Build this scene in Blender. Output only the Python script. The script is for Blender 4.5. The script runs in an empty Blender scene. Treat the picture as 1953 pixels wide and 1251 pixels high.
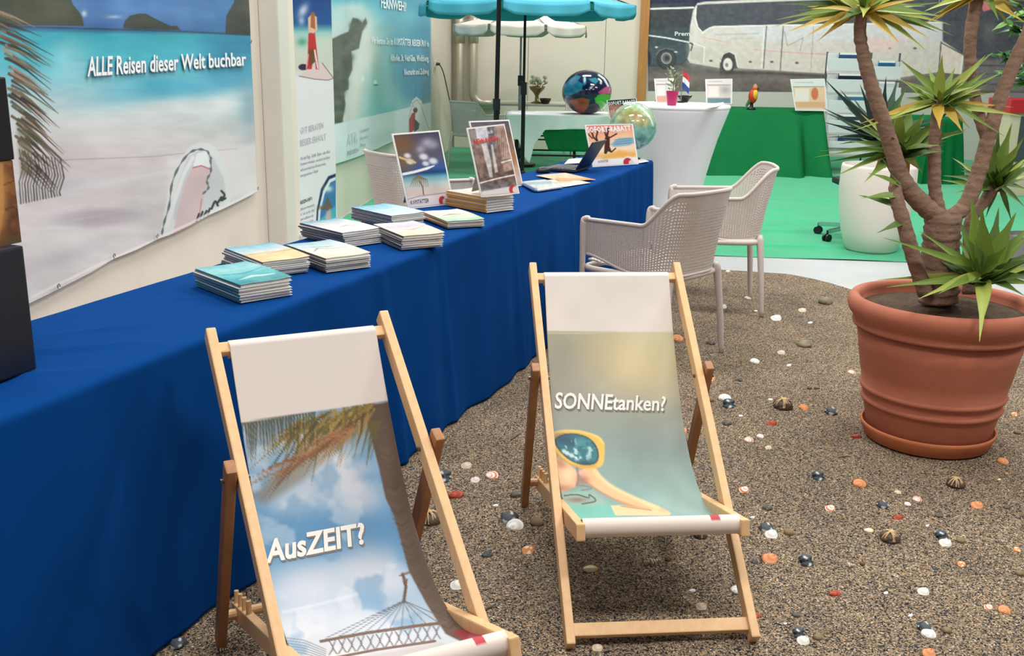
import bpy, bmesh, math, random
import numpy as np
from mathutils import Vector, Matrix
random.seed(7); rng = np.random.default_rng(7)
scn = bpy.context.scene
COL = scn.collection
PI = math.pi
# ------------------------------------------------------------------ camera (1953 x 1251 frame)
F, PITCH, ROLL, CH = 1950.0, math.radians(15.3), math.radians(1.0), 1.50
CX, CY = 976.5, 625.5
FWD = np.array([0, math.cos(PITCH), -math.sin(PITCH)])
_up = np.array([0, math.sin(PITCH), math.cos(PITCH)]); _rt = np.array([1.0, 0, 0])
RT = math.cos(ROLL)*_rt + math.sin(ROLL)*_up
UP = -math.sin(ROLL)*_rt + math.cos(ROLL)*_up
CAM = np.array([0, 0, CH])
cd = bpy.data.cameras.new('camera'); cam = bpy.data.objects.new('camera', cd); COL.objects.link(cam)
cd.sensor_width = 36.0; cd.lens = 36.0*F/1953.0; cd.clip_start = 0.05; cd.clip_end = 200
M = Matrix.Identity(4)
for i in range(3):
    M[i][0] = RT[i]; M[i][1] = UP[i]; M[i][2] = -FWD[i]; M[i][3] = CAM[i]
cam.matrix_world = M
scn.camera = cam
# ------------------------------------------------------------------ view, world, hall lamps
vs = scn.view_settings
vs.view_transform = 'Standard'; vs.look = 'None'; vs.gamma = 1.0; vs.use_curve_mapping = False
vs.exposure = 0.0
world = bpy.data.worlds.new('world'); scn.world = world; world.use_nodes = True
bg = world.node_tree.nodes['Background']; bg.inputs[0].default_value = (1.0, 0.985, 0.96, 1); bg.inputs[1].default_value = 0.15
HALL_LAMPS = [(-0.3, 1.0), (2.6, 1.0), (-0.3, 5.0), (2.6, 5.0), (-0.3, 9.2), (2.6, 9.2), (0.8, 13.2), (4.0, 13.2), (5.6, 3.0), (5.6, 7.5)]
LAMP_Z = 4.75
for i, (x, y) in enumerate(HALL_LAMPS):
    ld = bpy.data.lights.new('hall_lamp_light', 'AREA'); ld.shape = 'RECTANGLE'; ld.size = 1.5; ld.size_y = 0.6
    ld.energy = 100; ld.color = (1.0, 0.975, 0.93)
    lo = bpy.data.objects.new('hall_lamp_light', ld); lo.location = (x, y, LAMP_Z-0.03); COL.objects.link(lo)

# ------------------------------------------------------------------ pixel helpers
def ray(x, y): return FWD + RT*((x-CX)/F) - UP*((y-CY)/F)
def gz(x, y, z=0.0):
    d = ray(x, y); return CAM + d*((z-CH)/d[2])
def gy(x, y, Y):
    d = ray(x, y); return CAM + d*(Y/d[1])
def gpl(x, y, p0, n):
    d = ray(x, y); n = np.asarray(n, float); return CAM + d*(((np.asarray(p0, float)-CAM)@n)/(d@n))
def proj(P):
    P = np.asarray(P, float); d = P - CAM; z = d@FWD
    return CX + F*(d@RT)/z, CY - F*(d@UP)/z
def lin(c):
    c = np.asarray(c, float); return np.where(c <= 0.04045, c/12.92, ((c+0.055)/1.055)**2.4)
def S(r, g, b): return tuple(lin(np.array([r, g, b])/255.0))

# ------------------------------------------------------------------ materials
MATS = {}
def mat(name, col, rough=0.6, metal=0.0, noise=None, bump=None, coat=0.0, spec=0.5, trans=0.0, alpha=1.0, sheen=0.0, ior=1.45):
    """noise=(scale, amount, second colour) ; bump=(scale, strength)"""
    if name in MATS: return MATS[name]
    m = bpy.data.materials.new(name); m.use_nodes = True; nt = m.node_tree; b = nt.nodes['Principled BSDF']
    b.inputs['Base Color'].default_value = (*col, 1); b.inputs['Roughness'].default_value = rough; b.inputs['Metallic'].default_value = metal
    b.inputs['Coat Weight'].default_value = coat; b.inputs['Specular IOR Level'].default_value = spec
    b.inputs['Transmission Weight'].default_value = trans; b.inputs['Alpha'].default_value = alpha; b.inputs['Sheen Weight'].default_value = sheen
    b.inputs['IOR'].default_value = ior
    tc = nt.nodes.new('ShaderNodeTexCoord')
    if noise:
        n = nt.nodes.new('ShaderNodeTexNoise'); n.inputs['Scale'].default_value = noise[0]; n.inputs['Detail'].default_value = 5
        r = nt.nodes.new('ShaderNodeValToRGB'); r.color_ramp.elements[0].position = 0.5-noise[1]; r.color_ramp.elements[1].position = 0.5+noise[1]
        r.color_ramp.elements[0].color = (*col, 1); r.color_ramp.elements[1].color = (*noise[2], 1)
        if len(noise) > 3:
            mp = nt.nodes.new('ShaderNodeMapping'); mp.inputs['Scale'].default_value = noise[3]
            nt.links.new(tc.outputs['Object'], mp.inputs[0]); nt.links.new(mp.outputs[0], n.inputs['Vector'])
        else: nt.links.new(tc.outputs['Object'], n.inputs['Vector'])
        nt.links.new(n.outputs['Fac'], r.inputs[0]); nt.links.new(r.outputs[0], b.inputs['Base Color'])
    if bump:
        n2 = nt.nodes.new('ShaderNodeTexNoise'); n2.inputs['Scale'].default_value = bump[0]; n2.inputs['Detail'].default_value = 4
        bp = nt.nodes.new('ShaderNodeBump'); bp.inputs['Strength'].default_value = bump[1]; bp.inputs['Distance'].default_value = 0.01
        nt.links.new(tc.outputs['Object'], n2.inputs['Vector']); nt.links.new(n2.outputs['Fac'], bp.inputs['Height']); nt.links.new(bp.outputs[0], b.inputs['Normal'])
    MATS[name] = m; return m
def print_mat(name, rough=0.55, coat=0.0, spec=0.4):
    """printed picture: colour comes from the point colours the script computes"""
    if name in MATS: return MATS[name]
    m = bpy.data.materials.new(name); m.use_nodes = True; nt = m.node_tree; b = nt.nodes['Principled BSDF']
    a = nt.nodes.new('ShaderNodeVertexColor'); a.layer_name = 'print'
    nt.links.new(a.outputs[0], b.inputs['Base Color']); b.inputs['Roughness'].default_value = rough; b.inputs['Coat Weight'].default_value = coat
    b.inputs['Specular IOR Level'].default_value = spec
    MATS[name] = m; return m

# ------------------------------------------------------------------ objects
def origin(o):
    v = np.zeros(3)
    while o is not None:
        v += np.array(o.location); o = o.parent
    return v
def tag(o, label=None, cat=None, group=None, kind=None):
    if label: o['label'] = label
    if cat: o['category'] = cat
    if group: o['group'] = group
    if kind: o['kind'] = kind
    return o
def thing(name, label, cat, loc=(0, 0, 0), group=None):
    o = bpy.data.objects.new(name, None); o.empty_display_size = 0.1; COL.objects.link(o); o.location = tuple(float(v) for v in loc)
    return tag(o, label, cat, group)
def obj(name, V, Fc, m, parent=None, smooth=False, colors=None, local=False, solid=0.0):
    """mesh object from WORLD coordinates (local=True: already local to the parent)"""
    V = np.asarray(V, float).reshape(-1, 3)
    if not local:
        if parent is not None: off = origin(parent)
        else: off = np.array([(V[:, 0].min()+V[:, 0].max())/2, (V[:, 1].min()+V[:, 1].max())/2, V[:, 2].min()])
        V = V - off
    me = bpy.data.meshes.new(name); me.from_pydata(V.tolist(), [], [list(map(int, f)) for f in Fc]); me.update()
    if isinstance(m, (list, tuple)):
        for q in m: me.materials.append(q)
    else: me.materials.append(m)
    if smooth: me.polygons.foreach_set('use_smooth', [True]*len(me.polygons))
    if colors is not None:
        at = me.color_attributes.new('print', 'FLOAT_COLOR', 'POINT')
        c = np.ones((len(V), 4)); c[:, :3] = colors; at.data.foreach_set('color', c.ravel())
    o = bpy.data.objects.new(name, me); COL.objects.link(o)
    if parent is not None: o.parent = parent
    elif not local: o.location = tuple(off)
    if solid:
        md = o.modifiers.new('solid', 'SOLIDIFY'); md.thickness = solid; md.offset = 0
    return o
def copy_tree(o, parent=None):
    c = o.copy(); COL.objects.link(c); c.parent = parent
    for ch in o.children: copy_tree(ch, c)
    return c
class MB:
    def __init__(s): s.v = []; s.f = []
    def add(s, V, Fc):
        n = len(s.v); s.v += [tuple(map(float, p)) for p in V]; s.f += [tuple(int(i)+n for i in f) for f in Fc]; return s
    def box(s, c, size, ax=None, bev=0.0):
        """box centred at c, axes ax (3 unit vectors), optional bevel"""
        ax = np.eye(3) if ax is None else np.asarray(ax, float); c = np.asarray(c, float); h = np.asarray(size, float)/2
        if bev <= 0:
            P = [c + ax[0]*h[0]*i + ax[1]*h[1]*j + ax[2]*h[2]*k for i in (-1, 1) for j in (-1, 1) for k in (-1, 1)]
            return s.add(P, [(0,1,3,2),(4,6,7,5),(0,4,5,1),(2,3,7,6),(0,2,6,4),(1,5,7,3)])
        bm = bmesh.new(); bmesh.ops.create_cube(bm, size=1.0)
        for v in bm.verts: v.co = Vector((v.co.x*h[0]*2, v.co.y*h[1]*2, v.co.z*h[2]*2))
        bmesh.ops.bevel(bm, geom=list(bm.edges), offset=bev, segments=2, profile=0.6, affect='EDGES')
        bm.verts.index_update()
        P = [c + ax[0]*v.co.x + ax[1]*v.co.y + ax[2]*v.co.z for v in bm.verts]; Fc = [[v.index for v in f.verts] for f in bm.faces]; bm.free()
        return s.add(P, Fc)
    def bar(s, a, b, w, h, side=(1, 0, 0), bev=0.0):
        a = np.asarray(a, float); b = np.asarray(b, float); d = b-a; L = np.linalg.norm(d); d /= L
        sd = np.asarray(side, float); sd = sd - d*(sd@d); sd /= np.linalg.norm(sd); n = np.cross(d, sd)
        return s.box((a+b)/2, (w, L, h), (sd, d, n), bev)
    def tube(s, pts, r, seg=10, caps=True, closed=False):
        P = np.asarray(pts, float); n = len(P); r = np.full(n, r, float) if np.isscalar(r) else np.asarray(r, float)
        T = np.zeros_like(P); T[1:-1] = P[2:]-P[:-2]; T[0] = P[1]-P[0]; T[-1] = P[-1]-P[-2]
        if closed: T[0] = P[1]-P[-1]; T[-1] = P[0]-P[-2]
        T /= np.linalg.norm(T, axis=1)[:, None]+1e-12
        u = np.cross(T[0], [0, 0, 1.0]);
        if np.linalg.norm(u) < 1e-3: u = np.cross(T[0], [1.0, 0, 0])
        u /= np.linalg.norm(u); V = []
        for i in range(n):
            u = u - T[i]*(u@T[i]); u /= np.linalg.norm(u); w = np.cross(T[i], u)
            for k in range(seg):
                a = 2*PI*k/seg; V.append(P[i]+r[i]*(math.cos(a)*u+math.sin(a)*w))
        Fc = []
        for i in range(n-1 if not closed else n):
            j = (i+1) % n
            for k in range(seg):
                k2 = (k+1) % seg; Fc.append((i*seg+k, i*seg+k2, j*seg+k2, j*seg+k))
        if caps and not closed: Fc.append(tuple(range(seg-1, -1, -1))); Fc.append(tuple((n-1)*seg+k for k in range(seg)))
        return s.add(V, Fc)
    def lathe(s, prof, c=(0, 0, 0), seg=40, sx=1.0, sy=1.0):
        """prof: list of (radius, z)"""
        V = []; Fc = []; n = len(prof)
        for r, z in prof:
            for k in range(seg):
                a = 2*PI*k/seg; V.append((c[0]+r*sx*math.cos(a), c[1]+r*sy*math.sin(a), c[2]+z))
        for i in range(n-1):
            for k in range(seg):
                k2 = (k+1) % seg; Fc.append((i*seg+k, i*seg+k2, (i+1)*seg+k2, (i+1)*seg+k))
        if prof[0][0] > 1e-6: Fc.append(tuple(range(seg-1, -1, -1)))
        if prof[-1][0] > 1e-6: Fc.append(tuple((n-1)*seg+k for k in range(seg)))
        return s.add(V, Fc)
    def grid(s, G):
        """G: (ny,nx,3)"""
        ny, nx = G.shape[:2]; return s.add(G.reshape(-1, 3), gridfaces(nx, ny))
    def build(s, name, m, parent=None, smooth=False, local=False, solid=0.0):
        return obj(name, s.v, s.f, m, parent, smooth, None, local, solid)
def gridfaces(nx, ny):
    i = np.arange(ny-1)[:, None]*nx + np.arange(nx-1)[None, :]; i = i.ravel()
    return np.stack([i, i+1, i+1+nx, i+nx], 1)
def auto_smooth(o, ang=0.6):
    me = o.data
    me.polygons.foreach_set('use_smooth', [True]*len(me.polygons))
    try: me.set_sharp_from_angle(angle=ang)
    except Exception: pass
    return o

# ------------------------------------------------------------------ painting prints: colours of mesh points, computed here
class Paint:
    def __init__(s, X, Y, base):
        s.X = np.asarray(X, float).ravel(); s.Y = np.asarray(Y, float).ravel(); s.c = np.tile(np.asarray(base, float)/255.0, (len(s.X), 1))
    def mix(s, a, col, idx=None):
        col = np.asarray(col, float)/255.0
        if idx is None: s.c += (col-s.c)*np.clip(a, 0, 1)[:, None]
        else: s.c[idx] += (col-s.c[idx])*np.clip(a, 0, 1)[:, None]
    def vgrad(s, stops, slope=0.0, x0=0.0):
        """vertical gradient, stops [(y, rgb)], lines tilted by slope"""
        y = s.Y - slope*(s.X-x0); ys = [q[0] for q in stops]
        for k in range(3): s.c[:, k] = np.interp(y, ys, [q[1][k]/255.0 for q in stops])
    def poly(s, pts, col, a=1.0, soft=1.5):
        P = np.asarray(pts, float); m = soft+1
        idx = np.where((s.X > P[:, 0].min()-m) & (s.X < P[:, 0].max()+m) & (s.Y > P[:, 1].min()-m) & (s.Y < P[:, 1].max()+m))[0]
        if len(idx) == 0: return
        x = s.X[idx]; y = s.Y[idx]; ins = np.zeros(len(idx), bool); d = np.full(len(idx), 1e9)
        n = len(P)
        for i in range(n):
            x1, y1 = P[i]; x2, y2 = P[(i+1) % n]
            c = (y1 > y) != (y2 > y)
            with np.errstate(divide='ignore', invalid='ignore'): xi = (x2-x1)*(y-y1)/(y2-y1+1e-12)+x1
            ins ^= c & (x < xi)
            t = np.clip(((x-x1)*(x2-x1)+(y-y1)*(y2-y1))/((x2-x1)**2+(y2-y1)**2+1e-9), 0, 1)
            d = np.minimum(d, np.hypot(x-x1-t*(x2-x1), y-y1-t*(y2-y1)))
        sd = np.where(ins, d, -d); al = np.clip(sd/soft+0.5, 0, 1)*a
        s.mix(al, col, idx)
    def stroke(s, pts, w, col, a=1.0, soft=1.2):
        P = np.asarray(pts, float); w = np.full(len(P), w, float) if np.isscalar(w) else np.asarray(w, float); m = w.max()+soft
        idx = np.where((s.X > P[:, 0].min()-m) & (s.X < P[:, 0].max()+m) & (s.Y > P[:, 1].min()-m) & (s.Y < P[:, 1].max()+m))[0]
        if len(idx) == 0: return
        x = s.X[idx]; y = s.Y[idx]; al = np.zeros(len(idx))
        for i in range(len(P)-1):
            x1, y1 = P[i]; x2, y2 = P[i+1]
            t = np.clip(((x-x1)*(x2-x1)+(y-y1)*(y2-y1))/((x2-x1)**2+(y2-y1)**2+1e-9), 0, 1)
            d = np.hypot(x-x1-t*(x2-x1), y-y1-t*(y2-y1)); hw = (w[i]+t*(w[i+1]-w[i]))/2
            al = np.maximum(al, np.clip((hw-d)/soft+0.5, 0, 1))
        s.mix(al*a, col, idx)
    def blob(s, x, y, rx, ry, col, a=1.0, rot=0.0, hard=1.0):
        dx = s.X-x; dy = s.Y-y; c, q = math.cos(rot), math.sin(rot)
        u = (dx*c+dy*q)/rx; v = (-dx*q+dy*c)/ry; s.mix(a*np.exp(-(u*u+v*v)**hard), col)
    def ell(s, x, y, rx, ry, col, a=1.0, rot=0.0, soft=1.5):
        dx = s.X-x; dy = s.Y-y; c, q = math.cos(rot), math.sin(rot)
        u = (dx*c+dy*q)/rx; v = (-dx*q+dy*c)/ry; r = np.hypot(u, v); s.mix(a*np.clip((1-r)*min(rx, ry)/soft+0.5, 0, 1), col)
    def noise(s, scale, amp, sx=1.0, sy=1.0, seed=0):
        n = vnoise(s.X*sx/scale, s.Y*sy/scale, seed)+0.5*vnoise(s.X*sx*2.1/scale, s.Y*sy*2.1/scale, seed+3)
        s.c += (n*amp/255.0)[:, None]
    def cloud(s, scale, thr, col, a=1.0, sx=1.0, sy=1.0, seed=0, ymask=None):
        n = sum(vnoise(s.X*sx*2**k/scale, s.Y*sy*2**k/scale, seed+k)/2**k for k in range(4))
        al = np.clip((n-thr)*2.5, 0, 1)*a
        if ymask is not None: al *= ymask
        s.mix(al, col)
    def out(s): return lin(np.clip(s.c, 0, 1))
def vnoise(x, y, seed=0):
    xi = np.floor(x).astype(np.int64); yi = np.floor(y).astype(np.int64); fx = x-xi; fy = y-yi
    fx = fx*fx*(3-2*fx); fy = fy*fy*(3-2*fy)
    def h(a, b):
        n = (a*374761393 + b*668265263 + seed*1442695041) & 0x7fffffff
        n = ((n ^ (n >> 13))*1274126177) & 0x7fffffff
        return ((n ^ (n >> 16)) & 0xffff)/32768.0-1.0
    return (h(xi, yi)*(1-fx)+h(xi+1, yi)*fx)*(1-fy)+(h(xi, yi+1)*(1-fx)+h(xi+1, yi+1)*fx)*fy
def smooth_line(pts, n=8):
    """Catmull-Rom through pts"""
    P = np.asarray(pts, float); Q = np.vstack([2*P[0]-P[1], P, 2*P[-1]-P[-2]]); R = []
    for i in range(1, len(Q)-2):
        for t in np.linspace(0, 1, n, endpoint=False):
            a, b, c, d = Q[i-1], Q[i], Q[i+1], Q[i+2]
            R.append(0.5*((2*b)+(-a+c)*t+(2*a-5*b+4*c-d)*t*t+(-a+3*b-3*c+d)*t**3))
    R.append(P[-1]); return np.array(R)
# ------------------------------------------------------------------ lettering (built-in font, flat meshes)
_tx = {}
def text2d(s, bold=0.0, res=2):
    k = (s, bold, res)
    if k in _tx: return _tx[k]
    cu = bpy.data.curves.new('lettering', 'FONT'); cu.body = s; cu.size = 1.0; cu.offset = bold; cu.resolution_u = res
    o = bpy.data.objects.new('lettering', cu); COL.objects.link(o)
    bpy.context.view_layer.update()
    me = bpy.data.meshes.new_from_object(o.evaluated_get(bpy.context.evaluated_depsgraph_get()))
    V = np.array([v.co[:2] for v in me.vertices]); Fc = [tuple(p.vertices) for p in me.polygons]
    bpy.data.objects.remove(o); bpy.data.curves.remove(cu); bpy.data.meshes.remove(me)
    lo = np.array([V[:, 0].min(), 0.0]); V = V-lo
    wd = V[:, 0].max(); V[:, 0] /= wd; V[:, 1] /= 0.72     # x in 0..1, cap height about 1
    _tx[k] = (V, Fc); return _tx[k]
def quad_map(V, q):
    """unit square -> quad (bottom-left, bottom-right, top-right, top-left)"""
    q = np.asarray(q, float); u = V[:, :1]; v = V[:, 1:2]
    return q[0]*(1-u)*(1-v)+q[1]*u*(1-v)+q[2]*u*v+q[3]*(1-u)*v
def letter_on(s, quad, place, m, parent, bold=0.0, res=2, name='lettering', split=False):
    """text mapped into a quad of photo pixels, each point put on a surface by place(x,y)"""
    V, Fc = text2d(s, bold, res); Q = quad_map(V, quad)
    P = [place(x, y) for x, y in Q]
    if split: return put_letters(V, Fc, P, m, parent)
    o = obj(name, P, Fc, m, parent); o['kind'] = 'stuff'; return o      # small print, letters too small to pick apart
def put_letters(V, Fc, P, m, parent, local=False):
    """one object for each letter: islands of the text mesh, joined where they stand above one another"""
    n = len(V); up = list(range(n))
    def find(a):
        while up[a] != a: up[a] = up[up[a]]; a = up[a]
        return a
    for f in Fc:
        for k in f[1:]: up[find(k)] = find(f[0])
    isl = {}
    for i in range(n): isl.setdefault(find(i), []).append(i)
    L = sorted([[V[q, 0].min(), V[q, 0].max(), list(q)] for q in isl.values()], key=lambda t: t[0]); out = []
    for a, b, q in L:
        if out and min(b, out[-1][1])-a > .5*min(b-a, out[-1][1]-out[-1][0]): out[-1][1] = max(b, out[-1][1]); out[-1][2] += q
        else: out.append([a, b, q])
    P = np.asarray(P)
    for a, b, q in out:
        ix = {v: i for i, v in enumerate(q)}; fs = [tuple(ix[v] for v in f) for f in Fc if f[0] in ix]
        obj('letter', P[q], fs, m, parent, local=local)
# ================================================================== THE SETTING
def node_sand():
    m = bpy.data.materials.new('sand'); m.use_nodes = True; nt = m.node_tree; b = nt.nodes['Principled BSDF']; L = nt.links.new
    tc = nt.nodes.new('ShaderNodeTexCoord')
    def noise(sc, det=2.0, rough=0.5):
        n = nt.nodes.new('ShaderNodeTexNoise'); n.inputs['Scale'].default_value = sc; n.inputs['Detail'].default_value = det; n.inputs['Roughness'].default_value = rough
        L(tc.outputs['Object'], n.inputs['Vector']); return n.outputs['Fac']
    def vor(sc):
        v = nt.nodes.new('ShaderNodeTexVoronoi'); v.inputs['Scale'].default_value = sc; L(tc.outputs['Object'], v.inputs['Vector']); return v
    def ramp(fac, st):
        r = nt.nodes.new('ShaderNodeValToRGB'); e = r.color_ramp.elements
        while len(e) < len(st): e.new(0.5)
        for q, (p, c) in zip(e, st): q.position = p; q.color = (*c, 1)
        L(fac, r.inputs[0]); return r.outputs[0]
    v1 = vor(290.0); sp = nt.nodes.new('ShaderNodeSeparateColor'); L(v1.outputs['Color'], sp.inputs[0])
    grain = ramp(sp.outputs[0], [(0.0, S(30, 34, 42)), (0.17, S(44, 46, 52)), (0.26, S(86, 79, 72)), (0.45, S(122, 107, 90)), (0.64, S(141, 124, 103)), (0.80, S(166, 148, 125)), (0.90, S(168, 130, 88)), (1.0, S(216, 206, 192))])
    v2 = vor(190.0); sp2 = nt.nodes.new('ShaderNodeSeparateColor'); L(v2.outputs['Color'], sp2.inputs[0])
    speck = ramp(sp2.outputs[1], [(0.0, (1, 1, 1)), (0.075, (1, 1, 1)), (0.08, (0, 0, 0)), (1.0, (0, 0, 0))])
    mx = nt.nodes.new('ShaderNodeMix'); mx.data_type = 'RGBA'; L(speck, mx.inputs[0]); L(grain, mx.inputs[6]); mx.inputs[7].default_value = (*S(36, 40, 48), 1)
    patch = ramp(noise(3.2, 4.0), [(0.3, (0.80, 0.80, 0.82)), (0.7, (1.12, 1.10, 1.06))])
    mm = nt.nodes.new('ShaderNodeMix'); mm.data_type = 'RGBA'; mm.blend_type = 'MULTIPLY'; mm.inputs[0].default_value = 1.0; L(mx.outputs[2], mm.inputs[6]); L(patch, mm.inputs[7])
    L(mm.outputs[2], b.inputs['Base Color']); b.inputs['Roughness'].default_value = 0.95; b.inputs['Specular IOR Level'].default_value = 0.15
    bp = nt.nodes.new('ShaderNodeBump'); bp.inputs['Strength'].default_value = 0.45; bp.inputs['Distance'].default_value = 0.004
    L(v1.outputs['Distance'], bp.inputs['Height']); L(bp.outputs[0], b.inputs['Normal'])
    return m
M_sand = node_sand()
M_floor = mat('pale_screed', S(200, 202, 208), 0.28, noise=(1.4, 0.25, S(184, 184, 186)), bump=(9, 0.04))
M_wall = mat('cream_wall', S(230, 218, 206), 0.75, noise=(2.2, 0.4, S(218, 206, 194)), bump=(60, 0.03))
M_panel = mat('cream_panel', S(232, 221, 208), 0.55, noise=(1.2, 0.4, S(222, 210, 197)))
M_pil = mat('grey_cream_plaster', S(220, 216, 206), 0.7, noise=(1.5, 0.4, S(205, 202, 194)))
M_ceil = mat('hall_ceiling_paint', S(225, 225, 222), 0.8)
M_lampbody = mat('lamp_housing', S(200, 200, 200), 0.5)
M_carpet = mat('green_carpet', S(22, 164, 116), 0.85, noise=(3.0, 0.35, S(30, 176, 126)), bump=(700, 0.25), sheen=0.3)
M_wood_post = mat('brown_post_wood', S(196, 140, 82), 0.5, noise=(6, 0.3, S(174, 116, 62), (6, 6, 0.6)))
MW = [M_wall]

# floor, ceiling
obj('floor', [(-3.2, -3, -.016), (10, -3, -.016), (10, 18.5, -.016), (-3.2, 18.5, -.016)], [(0, 1, 2, 3)], M_floor)['kind'] = 'structure'
obj('ceiling', [(-3.2, -3, 4.86), (-3.2, 18.5, 4.86), (10, 18.5, 4.86), (10, -3, 4.86)], [(0, 1, 2, 3)], M_ceil)['kind'] = 'structure'
for i, (x, y) in enumerate(HALL_LAMPS):
    MB().box((x, y, LAMP_Z+.055), (1.56, .66, .10)).build('trim_%d' % (i+2), M_lampbody)['kind'] = 'structure'

# sand, a thin layer with a curved far edge
edge = [gz(x, y)[:2] for x, y in [(700, 498), (900, 498), (1100, 499), (1290, 504), (1370, 510), (1450, 515), (1530, 524), (1620, 547), (1700, 575), (1800, 610), (1900, 648), (1953, 667), (2150, 740)]]
edge = np.vstack([[(-1.2, 7.0)], edge, [(3.6, 3.6), (3.7, 1.5)]]); E = smooth_line(edge, 14)
near = np.stack([np.linspace(-1.25, 3.6, len(E)), np.full(len(E), 0.3)], 1)
nr = 240; T = np.linspace(0, 1, nr)[:, None, None]
G = near[None]*(1-T)+E[None]*T
zz = 0.004*vnoise(G[..., 0]*3.1, G[..., 1]*3.1, 5)+0.0022*vnoise(G[..., 0]*11, G[..., 1]*11, 6)-0.003
zz[-1] = -.0155; zz[-2] = -.009
G3 = np.concatenate([G, zz[..., None]], 2)
o = MB().grid(G3).build('floor_sand', M_sand, smooth=True); o['kind'] = 'structure'

# green carpet, laid in loose folds
nx, ny = 300, 260
u = np.linspace(0, 1, nx)[None, :]; v = np.linspace(0, 1, ny)[:, None]
fl = gz(1260, 481); fr = gz(1740, 497); dirx = (fr-fl)/(fr[0]-fl[0])
Xl = -1.75+0*u; X0 = -1.72+u*9.0; Yf = fl[1]+dirx[1]*(X0-fl[0]); Yb = 16.4
Yg = Yf+(Yb-Yf)*v**1.5; Xg = X0+0*v; Xg = np.maximum(Xg, -2.349+.0840*Yg+.02+0*Xg)
zg = -.0125+0.010*np.abs(vnoise(Xg*1.1+Yg*.3, Yg*4.5, 11))+0.0025*vnoise(Xg*2.5, Yg*9, 12)
for (x0, y0, x1, y1, h, w) in [(1.6, 9.3, 2.7, 9.1, .012, .05), (1.5, 8.75, 2.8, 8.95, .012, .04), (1.9, 10.4, 3.0, 10.0, .014, .06), (1.3, 8.2, 3.2, 8.1, .010, .04), (2.2, 9.9, 2.9, 9.3, .012, .04), (2.6, 11.0, 4.2, 10.6, .012, .06)]:
    t = np.clip(((Xg-x0)*(x1-x0)+(Yg-y0)*(y1-y0))/((x1-x0)**2+(y1-y0)**2), 0, 1)
    d = np.hypot(Xg-x0-t*(x1-x0), Yg-y0-t*(y1-y0)); zg = np.maximum(zg, -.0125+2.2*h*np.exp(-(d/w)**2)*np.sin(PI*np.clip(t, .05, .95)))
o = MB().grid(np.stack([Xg, Yg+0*Xg, zg], 2)).build('floor_carpet', M_carpet, smooth=True); o['kind'] = 'structure'

# left wall: runs back with a slight turn to the right
WD = np.array([math.sin(math.radians(4.8)), math.cos(math.radians(4.8)), 0]); WN = np.array([WD[1], -WD[0], 0]); WO = -2.341
def wl(s, z, off=0.0):   # point on the left wall: s metres along it, off metres out of it
    return WN*(WO+off)+WD*s+np.array([0, 0, z])
def on_wall(x, y, off=0.0): return gpl(x, y, WN*(WO+off), WN)
def wall_s(x, y=200): return float(on_wall(x, y)@WD)
S_END = wall_s(862, 200)
m = MB(); c = (wl(-4, 0)+wl(S_END, 0))/2 - WN*.1 + np.array([0, 0, 2.42])
m.box(c, (.2, S_END+4, 4.88), (WN, WD, np.array([0, 0, 1.])))
wleft = m.build('wall_left', M_wall); wleft['kind'] = 'structure'
# pilaster on the left wall
s0, s1 = wall_s(500), float(on_wall(561, 300, .14)@WD)
m = MB(); m.box((wl(s0, 0)+wl(s1, 0))/2+WN*.07+np.array([0, 0, 2.42]), (.14, s1-s0, 4.88), (WN, WD, np.array([0, 0, 1.])), bev=.012)
p = m.build('wall_pilaster', M_pil); p['kind'] = 'structure'
# back wall: panels with seams, square to the left wall
CORN = wl(S_END, 0); BN = -WD; BD = WN
def bw(t, z, off=0.0): return CORN+BD*t+BN*off+np.array([0, 0, z])
def on_back(x, y, off=0.0): return gpl(x, y, CORN+BN*off, BN)
m = MB(); m.box(bw(4.0, 2.42, -.16), (8.6, .2, 4.88), (BD, BN, np.array([0, 0, 1.])))
wback = m.build('wall_back', M_panel); wback['kind'] = 'structure'
seams = [float((on_back(x, 120)-CORN)@BD) for x in (866, 1007, 1153, 1218)]
for a, b in zip(seams[:-1], seams[1:]):
    MB().box(bw((a+b)/2, 2.42, -.03), (b-a-.006, .055, 4.86), (BD, BN, np.array([0, 0, 1.])), bev=.004).build('wall_panel', M_panel, wback)
# lower wall beneath the coach mural, and the brown post at its edge
pL = float((on_back(1235, 100)-CORN)@BD); pP = float((on_back(1218, 100)-CORN)@BD)
MB().box(bw((pL+8.3)/2, 2.42, -.03), (8.3-pL, .055, 4.86), (BD, BN, np.array([0, 0, 1.])), bev=.004).build('wall_panel', mat('white_grey_panel', S(205, 203, 196), 0.6), wback)
o = MB().box(bw((pL+pP)/2, 2.4, .02), (pL-pP, .10, 4.82), (BD, BN, np.array([0, 0, 1.])), bev=.006).build('trim_1', M_wood_post); o['kind'] = 'structure'

# ================================================================== COACH MURAL (flat print on the back wall)
def px_plane_grid(xs, ytop, ybot, ny, place):
    """grid on a surface: columns at pixel xs, rows from ytop(x) to ybot(x)"""
    xs = np.asarray(xs, float); T = np.linspace(0, 1, ny); P = np.zeros((ny, len(xs), 3)); PX = np.zeros((ny, len(xs))); PY = PX.copy()
    for j, x in enumerate(xs):
        a, b = ytop(x), ybot(x)
        for i, t in enumerate(T):
            y = a+(b-a)*t; P[i, j] = place(x, y); PX[i, j] = x; PY[i, j] = y
    return P, PX, PY
P, PX, PY = px_plane_grid(np.linspace(1236, 2060, 560), lambda x: -70, lambda x: 173+.006*(x-1236), 170, lambda x, y: on_back(x, y, .004))
pt = Paint(PX, PY, (66, 64, 72))
pt.vgrad([(-70, (40, 44, 70)), (5, (52, 54, 78)), (12, (58, 60, 70)), (60, (64, 66, 74)), (110, (70, 68, 76)), (138, (96, 88, 88)), (150, (108, 97, 94)), (175, (92, 84, 82))])
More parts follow.
